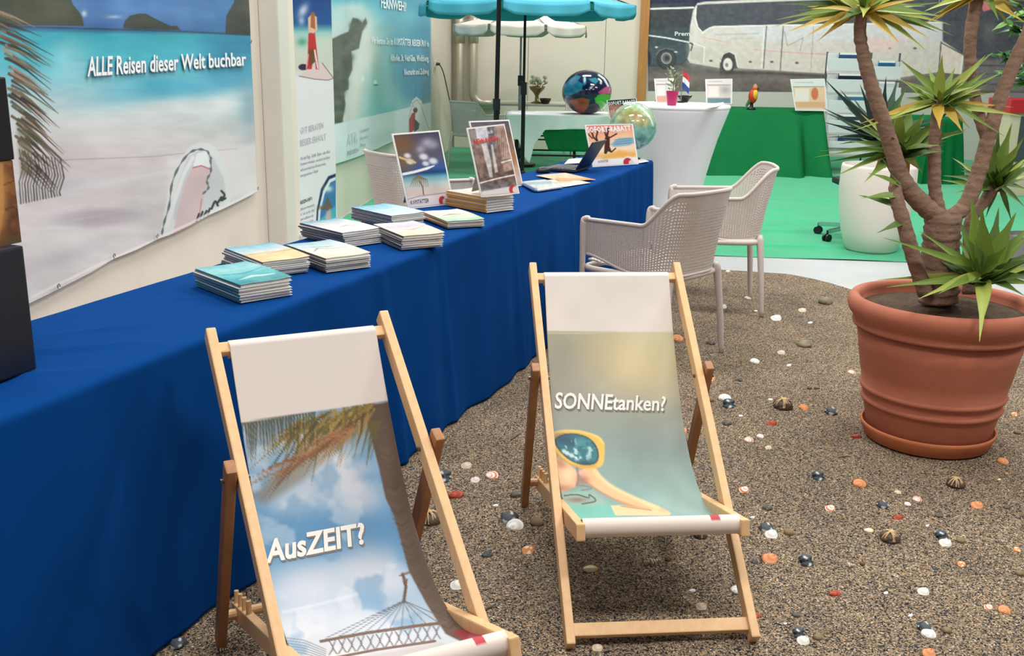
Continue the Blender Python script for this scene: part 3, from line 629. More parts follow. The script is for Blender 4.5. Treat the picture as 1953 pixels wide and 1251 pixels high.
p = Paint(X, Y, (112, 70, 42)); p.cloud(14, -.1, (150, 100, 58), .7, 1, 1, 5); p.blob(2, 370, 12, 60, (196, 140, 80), .9); p.poly([(-40, 300), (6, 310), (8, 400), (-4, 470), (-40, 470)], (204, 148, 88), .8, 4); p.blob(26, 425, 10, 26, (60, 34, 26), .8); p.blob(26, 428, 6, 10, (150, 92, 62), .8); p.blob(26, 462, 16, 10, (74, 74, 52), .8); p.stroke([(10, 400), (26, 394), (36, 404)], 3, (84, 52, 34), .8); p.stroke([(8, 352), (40, 340)], 2, (70, 44, 28), .8)
obj('picture', P.reshape(-1, 3), gridfaces(60, 70), print_mat('card_print', .45), ct, colors=p.out())

# ------------------------------------------------------------------ brochures: every one a thing
M_pages = mat('paper_pages', S(238, 233, 226), .75, noise=(160, .3, S(222, 214, 206), (.15, .15, 3.0)))
M_bprint = print_mat('glossy_brochure_print', .25, spec=.5)
COVER = {}; M_cover = mat('cover_paper', S(226, 226, 224), .35)
def cover_mat(c):
    if c not in COVER: COVER[c] = mat('brochure_cover_%d_%d_%d' % c, S(*c), .3)
    return COVER[c]
BW_, BL_ = .172, .292
def brochure_mesh(h, cm, top_paint=None, bulge=.0):
    """spine along +y at x=0, width along +x, lying on z=0"""
    pg = MB().box((BW_/2+.0, BL_/2, h/2), (BW_-.006, BL_-.008, h*.80))
    cv = MB().box((.0006, BL_/2, h*.46), (.0032, BL_, h*.62))
    sh = MB().box((BW_/2, BL_/2, h*.06), (BW_, BL_, h*.10))
    if top_paint is None: sh.box((BW_/2, BL_/2, h*.93), (BW_, BL_, h*.08))
    return pg, cv, sh
STACKS = [
 ('the teal-covered stack nearest the black box', (378, 546), (458, 579), 6, .054, [(24, 92, 110), (30, 106, 120)], 'teal'),
 ('the sand-and-sky stack behind the teal stack', (421, 499), (500, 530), 8, .050, [(40, 70, 104), (60, 84, 110)], 'dune'),
 ('the cream stack just right of the teal stack', (547, 492), (621, 520), 7, .047, [(66, 62, 66), (100, 94, 92)], 'cream'),
 ('the navy-spined stack below the roll-up banner', (572, 451), (655, 472), 7, .055, [(34, 52, 90), (26, 38, 70)], 'snow'),
 ('the peach stack at the table edge', (707, 451), (767, 477), 6, .052, [(40, 40, 46), (120, 112, 108)], 'peach'),
 ('the pale blue stack left of the palm poster', (681, 421), (747, 437), 8, .055, [(50, 62, 90), (96, 108, 130)], 'sky'),
 ('the low green-covered stack before the palm poster', (806, 417), (854, 436), 4, .030, [(206, 152, 60), (170, 116, 40)], 'meadow'),
 ('the orange-spined stack beneath the city street poster', (866, 394), (927, 406), 6, .070, [(222, 160, 54), (206, 138, 40)], 'coral')]
ORD = ['topmost', 'second', 'third', 'fourth', 'fifth', 'sixth', 'seventh', 'eighth']
def cover_paint(kind, U, V):
    p = Paint(U, V, (220, 220, 216))   # U 0..172 across, V 0..292 along the spine from the near end
    if kind == 'teal': p.vgrad([(0, (52, 140, 150)), (120, (96, 180, 186)), (200, (150, 206, 206)), (292, (120, 184, 196))]); p.stroke([(30, 60), (90, 90), (150, 70)], [4, 22, 8], (220, 240, 240), .8, 8); p.stroke([(20, 150), (80, 140), (165, 170)], [6, 14, 4], (40, 120, 140), .7, 8)
    elif kind == 'dune': p.vgrad([(0, (236, 208, 160)), (130, (228, 196, 146)), (170, (200, 214, 216)), (292, (120, 180, 204))]); p.stroke([(0, 130), (90, 150), (172, 120)], 10, (150, 150, 120), .6, 8)
    elif kind == 'cream': p.vgrad([(0, (232, 214, 190)), (110, (234, 224, 210)), (200, (196, 212, 214)), (292, (150, 190, 204))]); p.stroke([(20, 120), (60, 170), (150, 130)], [3, 12, 3], (110, 120, 124), .7, 6); p.stroke([(50, 200), (120, 180)], 10, (96, 150, 164), .6, 8)
    elif kind == 'snow': p.vgrad([(0, (240, 238, 236)), (140, (228, 226, 222)), (220, (190, 200, 206)), (292, (110, 160, 184))]); p.stroke([(30, 100), (110, 130), (160, 90)], [3, 12, 4], (150, 152, 158), .7, 8)
    elif kind == 'peach': p.vgrad([(0, (244, 222, 190)), (120, (232, 216, 206)), (200, (206, 196, 214)), (292, (222, 226, 236))]); p.stroke([(30, 150), (90, 120), (160, 160)], [3, 10, 4], (150, 140, 150), .6, 8)
    elif kind == 'sky': p.vgrad([(0, (222, 232, 236)), (130, (176, 208, 222)), (292, (120, 176, 206))]); p.stroke([(20, 120), (100, 150), (165, 130)], [4, 16, 6], (240, 244, 246), .8, 8)
    elif kind == 'meadow': p.vgrad([(0, (170, 214, 190)), (110, (206, 222, 190)), (200, (214, 222, 214)), (292, (206, 206, 222))]); p.stroke([(40, 140), (90, 170), (140, 150)], [8, 22, 8], (120, 120, 84), .7, 10); p.stroke([(10, 60), (90, 80), (165, 50)], [6, 20, 6], (230, 240, 230), .8, 8)
    else: p.vgrad([(0, (236, 206, 190)), (130, (230, 214, 200)), (292, (214, 224, 220))]); p.stroke([(30, 130), (90, 100), (160, 140)], [4, 16, 6], (226, 140, 120), .6, 8)
    p.noise(26, 10, 1, 1, 3); return p.out()
STK_TOP = {}
for si, (desc, A, B, n, H, cols, kind) in enumerate(STACKS):
    a = gz(*A, cz); b = gz(*B, cz); e1 = a-b; ang = math.atan2(e1[1], e1[0])-PI/2     # local +y = spine direction
    h = H/n; proto = {}
    for k in range(n):
        z = cz+(n-1-k)*h; lab = ('topmost brochure of ' if k == 0 else ORD[k]+' brochure from the top of ')+desc
        c = cols[k % len(cols)]
        jx, jy, ja = rng.uniform(-.005, .005), rng.uniform(-.005, .005), rng.uniform(-.022, .022)
        R = Matrix.Rotation(ang+ja, 4, 'Z')
        if k > 0 and c in proto: t = copy_tree(proto[c])
        else:
            pg, cv, sh = brochure_mesh(h, c, kind if k == 0 else None)
            t = thing('brochure', lab, 'brochure')
            pg.build('page_block', M_pages, t, local=True); cv.build('spine', cover_mat(c), t, local=True); sh.build('cover', M_cover, t, local=True)
            if k == 0:
                nu, nv = 34, 50; u = np.linspace(0, BW_, nu)[None, :]; v = np.linspace(0, BL_, nv)[:, None]; curl = .006*np.clip((u/BW_-.5)*2, 0, 1)**2*(.4+.6*np.sin(v/BL_*PI))+.0006*(1+np.sin(u/BW_*7))
                Gp = np.stack([u+0*v, v+0*u, h*.955+curl+0*v], 2)
                obj('front_cover', Gp.reshape(-1, 3), gridfaces(nu, nv), M_bprint, t, colors=cover_paint(kind, (u+0*v)*1000, (v+0*u)*1000), local=True, smooth=True, solid=.0008)
            else: proto[c] = t
        t['label'] = lab; t['category'] = 'brochure'; t['group'] = 'brochures in '+desc
        t.location = Vector((b[0]+jx, b[1]+jy, z)); t.rotation_euler = (0, 0, ang+ja)
    STK_TOP[si] = cz+H
# ------------------------------------------------------------------ posters on card easels
def lean_plane(bl, br, z, lean):
    a = gz(*bl, z); b = gz(*br, z); d = (b-a)/np.linalg.norm(b-a); back = np.cross(UZ, d); up = UZ*math.cos(lean)+back*math.sin(lean); n = np.cross(d, up); return a, b, d, up, n
def poster(name, label, cat, q, z, lean, paint, nx=90, ny=120, frame=(238, 236, 232), back=True, group=None):
    """q: bottom-left, bottom-right, top-right, top-left in photo pixels"""
    a, b, d, up, n = lean_plane(q[0], q[1], z, lean)
    if n@(CAM-a) < 0: n = -n
    place = lambda x, y, off=.0: gpl(x, y, a+n*off, n)
    tr_, tl_ = place(*q[2]), place(*q[3])
    root = thing(name, label, cat, (a+b)/2, group)
    C4 = np.array([a, b, tr_, tl_]); m = MB(); m.add(np.vstack([C4, C4-n*.006]), [(0, 1, 2, 3), (7, 6, 5, 4), (0, 4, 5, 1), (1, 5, 6, 2), (2, 6, 7, 3), (3, 7, 4, 0)]); m.build('card', mat('foam_card_%d_%d_%d' % frame, S(*frame), .5), root)
    if paint:
        g = 0.03; U = np.linspace(g, 1-g, nx)[None, :, None]; V = np.linspace(1-g*.7, g*.7, ny)[:, None, None]
        G = (C4[0]*(1-U)+C4[1]*U)*(1-V)+(C4[3]*(1-U)+C4[2]*U)*V+n*.0012
        X, Y = proj(G.reshape(-1, 3)); obj('picture', G.reshape(-1, 3), gridfaces(nx, ny), M_bprint, root, colors=paint(X, Y).out())
    if back:
        mid = (a+b)/2; top = (tr_+tl_)/2; bk = -n*1.0; bk[2] = 0; bk /= np.linalg.norm(bk)
        ft = mid+bk*(.05+np.linalg.norm((top-mid)[:2])+.05); ft[2] = z; hi = mid+(top-mid)*.7-n*.008
        MB().bar(ft+UZ*.004, hi, .07, .003, d).build('easel_strut', mat('grey_card', S(150, 146, 140), .7), root)
    return root, place
def pa1(X, Y):
    p = Paint(X, Y, (82, 78, 98)); p.vgrad([(245, (70, 68, 90)), (300, (92, 88, 108)), (322, (56, 90, 150)), (330, (30, 70, 120)), (338, (110, 176, 196)), (350, (190, 208, 208)), (365, (226, 208, 198)), (400, (228, 206, 196))], -.06, 800)
    p.blob(765, 275, 26, 26, (124, 88, 56), .9, .5); p.blob(772, 312, 20, 20, (120, 92, 66), .8); p.blob(815, 272, 12, 9, (176, 172, 190), .9); p.blob(802, 285, 9, 8, (176, 172, 190), .8); p.blob(826, 276, 10, 8, (160, 158, 176), .8)
    for x, y, r in ((777, 297, 7), (808, 299, 9), (826, 307, 9), (812, 312, 7), (782, 308, 8)): p.blob(x, y, r, r*.7, (224, 222, 232), .95, .2, 2)
    p.stroke([(762, 300), (776, 305), (792, 310)], 4, (222, 190, 130), .9); p.stroke([(765, 333), (790, 328), (815, 321), (828, 316)], [5, 5, 5, 2], (246, 246, 246))
    for k in range(9): p.stroke([(797, 335), (788+3.2*k, 342), (782+4.4*k, 356)], [2, 2, .8], (140, 110, 72), .8)
    p.stroke([(800, 345), (806, 356), (808, 372)], 2, (120, 88, 66)); p.poly([(770, 376), (870, 366), (870, 402), (770, 404)], (236, 226, 226), 1, 2); p.stroke([(778, 380), (800, 374), (850, 368)], 1.6, (110, 100, 100), .6)
    p.ell(844, 381, 8, 10, (238, 230, 230)); p.ell(843, 382, 6, 8, (196, 62, 66)); p.ell(848, 384, 4, 6, (228, 224, 222)); return p
o1, pl1 = poster('palm_poster', 'tall white-edged poster of a palm beach under dark sky', 'poster', [(779, 399), (866, 389), (838, 248), (747, 255)], cz, .17, pa1)
letter_on('KOPSTÄTTER', [(783, 390), (818, 386), (818, 378), (783, 382)], lambda x, y: pl1(x, y, .002), M_dark_ink, o1, .01, 1)
def pa2(X, Y):
    p = Paint(X, Y, (134, 114, 108)); p.vgrad([(240, (150, 140, 146)), (300, (140, 116, 108)), (345, (108, 88, 82)), (356, (120, 112, 118)), (364, (150, 148, 152)), (380, (228, 222, 222))], -.1, 940)
    p.poly([(905, 240), (928, 238), (932, 268), (912, 272)], (214, 218, 232), .95, 2); p.poly([(930, 240), (942, 239), (946, 300), (934, 300)], (108, 106, 116), .9, 2); p.poly([(944, 240), (966, 238), (982, 300), (958, 305)], (190, 162, 150), .9, 2)
    for k in range(7): p.stroke([(946+3*k, 244), (950+3.6*k, 268), (945+4.8*k, 300)], 1.1, (122, 92, 88), .7)
    p.poly([(918, 275), (928, 272), (936, 305), (940, 338), (934, 338), (924, 300)], (216, 214, 218), .9, 2); p.poly([(936, 276), (940, 276), (950, 328), (944, 330)], (222, 216, 214), .9, 2); p.poly([(906, 300), (918, 290), (928, 335), (916, 340)], (148, 126, 118), .8, 3)
    p.poly([(958, 312), (982, 306), (984, 322), (962, 328)], (190, 160, 150), .9); p.stroke([(957, 310), (980, 303)], 3, (244, 240, 238))
    p.stroke([(904, 272), (925, 268), (948, 265)], 5, (206, 84, 80), .7); p.stroke([(916, 349), (950, 340), (984, 333)], 2.4, (240, 236, 234)); p.noise(7, 22, 1, 1, 8)
    p.poly([(914, 366), (994, 352), (994, 380), (914, 382)], (230, 222, 224), 1, 2); p.ell(978, 361, 7, 9, (196, 62, 66)); p.ell(982, 362, 4.5, 6.5, (232, 226, 224)); return p
o2, pl2 = poster('city_poster', 'tall white-edged poster of a city street in front of a second card', 'poster', [(918, 376), (991, 369), (962, 236), (890, 244)], STK_TOP[7]+.009, .17, pa2)
letter_on('NEW YORK', [(905, 276), (949, 268), (947, 258), (903, 266)], lambda x, y: pl2(x, y, .002), mat('red_ink', S(206, 70, 66), .5), o2, .02, 1)
letter_on('Reise nach', [(910, 258), (940, 254), (939, 246), (909, 250)], lambda x, y: pl2(x, y, .002), M_white_print, o2, .0, 1)
def pa2b(X, Y):
    p = Paint(X, Y, (120, 120, 134)); p.vgrad([(228, (90, 90, 104)), (300, (170, 120, 90)), (360, (214, 206, 204))]); p.noise(10, 14); return p
poster('card_poster', 'white-edged card standing right behind the city street poster', 'poster', [(930, 361), (998, 354), (971, 228), (894, 231)], cz, .17, pa2b, 20, 30)
def pa3(X, Y):
    p = Paint(X, Y, (240, 190, 150)); p.vgrad([(236, (222, 128, 130)), (258, (238, 176, 140)), (285, (248, 226, 206)), (296, (240, 190, 120)), (303, (246, 232, 222)), (320, (240, 236, 236))], -.08, 1165)
    p.blob(1190, 265, 30, 18, (246, 206, 170), .7); p.poly([(1164, 276), (1180, 263), (1208, 262), (1210, 272), (1200, 277), (1172, 280)], (132, 176, 200), .95, 3)
    for y in (266, 270, 274): p.stroke([(1172, y+1), (1204, y-2)], 1.2, (70, 120, 160), .8)
    p.poly([(1148, 300), (1180, 286), (1212, 293), (1212, 300), (1150, 304)], (238, 176, 84), .8, 6)
    dk = (74, 44, 36)
    p.stroke([(1128, 250), (1132, 262), (1138, 268)], 3, dk); p.stroke([(1140, 250), (1137, 262), (1140, 270)], 3, dk); p.stroke([(1122, 256), (1130, 264)], 2, dk)
    p.stroke([(1160, 246), (1158, 258), (1160, 272)], 4, dk); p.stroke([(1153, 250), (1156, 260)], 3, dk); p.stroke([(1176, 255), (1164, 262)], 2.6, dk); p.poly([(1154, 262), (1163, 260), (1163, 280), (1167, 290), (1160, 288), (1156, 294), (1152, 292), (1153, 278)], dk); p.stroke([(1158, 286), (1166, 290), (1174, 283)], 2.5, dk)
    p.poly([(1130, 306), (1220, 299), (1222, 318), (1130, 324)], (244, 240, 240), 1, 1.5); p.ell(1198, 308, 10, 10, (240, 232, 232)); p.ell(1197, 309, 8, 8, (190, 56, 62)); p.ell(1204, 311, 5, 6, (226, 214, 214)); return p
o3, pl3 = poster('sale_poster', 'white-edged SOFORT-RABATT poster with a jumping figure beside the laptop', 'poster', [(1131, 319), (1218, 313), (1207, 236), (1115, 238)], cz, .12, pa3, 120, 100)
letter_on('SOFORT-RABATT', [(1120, 253), (1204, 249), (1202, 239), (1118, 242)], lambda x, y: pl3(x, y, .0022), M_white_print, o3, .03, 1)
letter_on('KOPSTÄTTER', [(1141, 311), (1160, 309), (1160, 304), (1141, 306)], lambda x, y: pl3(x, y, .0022), M_dark_ink, o3, .0, 1)

# ------------------------------------------------------------------ laptop, mouse, papers at the far end of the table
M_black_pl = mat('black_plastic', S(24, 25, 28), .35); M_key = mat('key_grey', S(70, 72, 76), .5)
h0 = gz(1098, 329, cz); h1 = gz(1134, 319, cz); hd = (h1-h0); wl_ = np.linalg.norm(hd); hd /= wl_; wl_ = .25
fr_ = gz(1043, 322, cz)-gz(1100, 322, cz); fr_ = fr_-hd*(fr_@hd); fr_ /= np.linalg.norm(fr_)
lt = thing('laptop', 'open black laptop on the blue table', 'laptop', h0+hd*wl_/2)
MB().box(h0+hd*wl_/2+fr_*.11+UZ*.009, (wl_, .22, .016), (hd, fr_, UZ), bev=.003).build('base', mat('graphite_plastic', S(52, 54, 58), .4), lt)
kb = MB()
for r in range(5):
    for k in range(12): kb.box(h0+hd*(wl_*(.09+.074*k))+fr_*(.05+.026*r)+UZ*.0185, (.018, .019, .003), (hd, fr_, UZ))
kbo = kb.build('keyboard', M_key, lt); kbo['kind'] = 'stuff'
su = UZ*math.cos(.55)-fr_*math.sin(.55); sn = np.cross(hd, su)
MB().box(h0+hd*wl_/2+su*.10+UZ*.018, (wl_, .20, .008), (hd, su, sn), bev=.002).build('screen', M_black_pl, lt)
MB().box(h0+hd*wl_/2+su*.10+UZ*.018+fr_*.0052*math.cos(.55)+UZ*.0052*math.sin(.55), (wl_-.02, .175, .001), (hd, su, sn)).build('display', mat('dark_screen', S(14, 16, 22), .12), lt)
mp = gz(1036, 328, cz); m = MB(); m.lathe([(.001, .032), (.012, .031), (.022, .026), (.029, .016), (.031, .004), (.030, 0)], (0, 0, 0), 20, 1.0, 1.7); ms = m.build('computer_mouse', M_black_pl, smooth=True, local=True); ms.location = tuple(mp); ms.rotation_euler = (0, 0, -1.0); tag(ms, 'small black computer mouse left of the laptop', 'mouse')
def sheet(name, label, q, z, col, pnt=None, th=.002, cat='flyer'):
    C4 = np.array([gz(*c, z) for c in q]); n = 16; U = np.linspace(0, 1, n)[None, :, None]; V = np.linspace(0, 1, n)[:, None, None]
    G = (C4[0]*(1-U)+C4[1]*U)*(1-V)+(C4[3]*(1-U)+C4[2]*U)*V; G = G+UZ*(th/2+.003*np.sin(U*PI)*np.sin(V*4)**2)
    X, Y = proj(G.reshape(-1, 3)); p = Paint(X, Y, col); p.noise(7, 14)
    if pnt: pnt(p)
    o = obj(name, G.reshape(-1, 3), gridfaces(n, n), M_bprint, colors=p.out(), smooth=True, solid=th); return tag(o, label, cat)
sheet('flyer', 'pale orange flyer lying in front of the laptop', [(1068, 345), (1136, 343), (1078, 330), (1022, 335)], cz+.004, (238, 196, 166), lambda p: p.stroke([(1062, 342), (1130, 343)], 5, (236, 140, 84), .9))
sheet('flyer', 'white flyer lying between the orange flyer and the blue brochure', [(1074, 357), (1126, 349), (1092, 341), (1042, 344)], cz+.001, (222, 216, 210), lambda p: p.stroke([(1040, 350), (1090, 346)], 4, (180, 160, 140), .6))
sheet('brochure', 'flat blue-edged brochure at the table edge right of the city poster', [(1020, 367), (1073, 359), (1040, 346), (990, 351)], cz+.0005, (196, 198, 200), lambda p: (p.stroke([(990, 352), (1022, 366)], 9, (24, 70, 132), .9), p.stroke([(1005, 352), (1050, 350)], 5, (120, 160, 180), .7)), .012, 'brochure')
sheet('paper_sheet', 'white paper sheet behind the laptop', [(1076, 313), (1116, 311), (1112, 302), (1084, 304)], cz+.001, (238, 238, 238), None, .003, 'paper')
sheet('paper_sheet', 'white paper sheet on the table corner right of the SOFORT-RABATT poster', [(1214, 312), (1238, 308), (1226, 303), (1204, 306)], cz+.001, (238, 238, 240), None, .002, 'paper')
# ================================================================== DECK CHAIRS
M_beech = mat('beech_wood', S(236, 196, 148), .45, noise=(5, .35, S(220, 174, 124), (10, 10, 1.2)), bump=(120, .05))
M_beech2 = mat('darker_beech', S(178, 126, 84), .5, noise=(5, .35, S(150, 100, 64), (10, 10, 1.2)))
M_fab = print_mat('deckchair_canvas', .7); M_hem = mat('canvas_white', S(226, 216, 208), .8, bump=(800, .1)); M_bolt = mat('bolt_steel', S(120, 112, 100), .4, .9)
def deck(label, v, painter, texts, white_top):
    x, y, th, W, D, Ht, ry, fz, fy, ht = v
    root = thing('deck_chair', label, 'deck chair', (x, y, 0), 'wooden deck chairs on the sand'); root.rotation_euler = (0, 0, th)
    c, s = math.cos(th), math.sin(th)
    wld = lambda p: np.array([x+c*p[0]-s*p[1], y+s*p[0]+c*p[1], p[2]])
    T = np.array([0, D, Ht]); Fd = T/np.linalg.norm(T)
    at = lambda t, sx: np.array([sx*W/2, D*t, Ht*t])
    L = dict(local=True)
    for sx in (-1, 1):
        MB().bar(at(.012, sx), at(1.0, sx)+Fd*.03, .024, .044, (1, 0, 0), .004).build('long_rail', M_beech, root, **L)
        hp = at(ht, sx)+np.array([sx*.027, 0, 0]); rf = np.array([sx*(W/2+.027), ry, .0]); up = (hp-rf)/np.linalg.norm(hp-rf)
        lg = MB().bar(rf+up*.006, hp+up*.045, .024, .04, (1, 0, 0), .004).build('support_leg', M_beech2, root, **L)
        b = MB().tube([hp-np.array([sx*.045, 0, 0]), hp+np.array([sx*.02, 0, 0])], .006, 8).build('bolt', M_bolt, lg, **L)
        f0 = np.array([sx*(W/2-.027), fy-.035, fz+.008]); f1 = np.array([sx*(W/2-.027), ry+.045, .062]); sr = MB().bar(f0, f1, .024, .045, (1, 0, 0), .004).build('seat_rail', M_beech, root, **L)
        sd = (f1-f0)/np.linalg.norm(f1-f0); un = np.cross([1, 0, 0], sd); un = un if un[2] > 0 else -un
        for k in range(4): MB().tube([f1-sd*(.02+.055*k)+un*.02, f1-sd*(.028+.055*k)+un*.055], [.008, .006], 8).build('notch_peg', M_beech, sr, **L)
    tb = at(1.0, 0)-Fd*.022; tb[0] = 0
    MB().bar(tb-np.array([W/2, 0, 0]), tb+np.array([W/2, 0, 0]), .030, .022, Fd, .005).build('top_bar', M_beech, root, **L)
    fb = np.array([0, fy, fz+.004]); MB().tube([fb-np.array([W/2-.016, 0, 0]), fb+np.array([W/2-.016, 0, 0])], .016, 12).build('front_bar', M_beech, root, **L)
    cb = at(.045, 0); cb[0] = 0; MB().bar(cb-np.array([W/2-.01, 0, 0]), cb+np.array([W/2-.01, 0, 0]), .036, .02, Fd, .003).build('foot_bar', M_beech, root, **L)
    rb = np.array([0, ry+.008-.02, .085]); MB().tube([rb-np.array([W/2+.03, 0, 0]), rb+np.array([W/2+.03, 0, 0])], .013, 12).build('rear_bar', M_beech, root, **L)
    # canvas: over the top bar, sagging, round the front bar
    hw = W/2-.035; P0 = tb+np.array([0, -.012, .012]); P3 = fb+np.array([0, .004, .024])
    C1 = P0+np.array([0, -.20*D, -.46*Ht]); C2 = np.array([0, fy+.46*(D-fy), fz-.27])
    bez = lambda t: (P0*(1-t)**3+3*C1*t*(1-t)**2+3*C2*t*t*(1-t)+P3*t**3)
    back = [tb+np.array([0, .020, -.03]), tb+np.array([0, .018, .0]), tb+np.array([0, .006, .017])]
    roll = [fb+.024*np.array([0, -math.sin(a), math.cos(a)]) for a in np.linspace(.3, 3.6, 14)]
    nv = 260; ts = np.linspace(0, 1, nv); prof = [np.array(q) for q in back]+[bez(t) for t in ts]+roll
    prof = np.array(prof); nu = 150; us = np.linspace(-1, 1, nu)
    G = np.zeros((len(prof), nu, 3))
    for i, q in enumerate(prof):
        t = np.clip((i-3)/nv, 0, 1); sag = .010*math.sin(PI*t)*(1-us**2)*.6
        G[i, :, 0] = us*hw; G[i, :, 1] = q[1]+sag*.5; G[i, :, 2] = q[2]-sag
        G[i, :, 1] += .004*math.sin(PI*t)*np.sin(us*5+t*9)*t
    Wd = np.stack([x+c*G[..., 0]-s*G[..., 1], y+s*G[..., 0]+c*G[..., 1], G[..., 2]], 2)
    X, Y = proj(Wd.reshape(-1, 3)); rows = np.repeat(np.arange(len(prof)), nu); ucol = np.tile(us, len(prof))
    p = painter(X, Y)
    hem = ((rows >= 3+nv-2) | (rows < 3))
    p.c[hem] = np.array([224, 210, 202])/255.0
    # red and pale mark on the front roll
    inr = (rows >= 3+nv-14)
    for (a, b, cc) in ((.62, .74, (188, 66, 74)), (.74, .95, (232, 220, 214))):
        k = inr & (ucol > a) & (ucol < b) & (rows < 3+nv+2); p.c[k] = np.array(cc)/255.0
    fab = obj('canvas_sling', G.reshape(-1, 3), gridfaces(nu, len(prof)), M_fab, root, colors=p.out(), local=True, smooth=True, solid=.003)
    # lettering laid onto the canvas surface
    Xg = X.reshape(len(prof), nu)[3:3+nv]; Yg = Y.reshape(len(prof), nu)[3:3+nv]; Gl = G[3:3+nv]
    Nn = np.cross(Gl[2:, 1:-1]-Gl[:-2, 1:-1], Gl[1:-1, 2:]-Gl[1:-1, :-2]); Nn /= np.linalg.norm(Nn, axis=2)[..., None]
    camL = np.array([c*(0-x)+s*(0-y), -s*(0-x)+c*(0-y), CH])
    if (Nn[60, 70]@(camL-Gl[61, 71])) < 0: Nn = -Nn
    def on_canvas(px, py, off):
        k = np.argmin((Xg-px)**2+(Yg-py)**2); i, j = divmod(k, nu); i = min(max(i, 1), nv-2); j = min(max(j, 1), nu-2)
        # local affine refinement
        A = np.array([[Xg[i, j+1]-Xg[i, j-1], Xg[i+1, j]-Xg[i-1, j]], [Yg[i, j+1]-Yg[i, j-1], Yg[i+1, j]-Yg[i-1, j]]])/2
        d = np.clip(np.linalg.solve(A, [px-Xg[i, j], py-Yg[i, j]]), -1.5, 1.5)
        return Gl[i, j]+d[0]*(Gl[i, j+1]-Gl[i, j-1])/2+d[1]*(Gl[i+1, j]-Gl[i-1, j])/2+Nn[i-1, j-1]*off
    for st, quad, bold in texts:
        V, Fc = text2d(st, bold, 3); Q = quad_map(V, quad)
        for dx, dy, mm, of in ((2.5, 3.0, mat('canvas_text_shadow', S(128, 124, 118), .8), .0028), (0, 0, mat('canvas_text_white', S(238, 236, 232), .8), .0036)):
            Pq = [on_canvas(a+dx, b+dy, of) for a, b in Q]
            if dx: obj('lettering_shadow', Pq, Fc, mm, fab, local=True)['kind'] = 'stuff'
            else: put_letters(V, Fc, Pq, mm, fab, local=True)
    return root
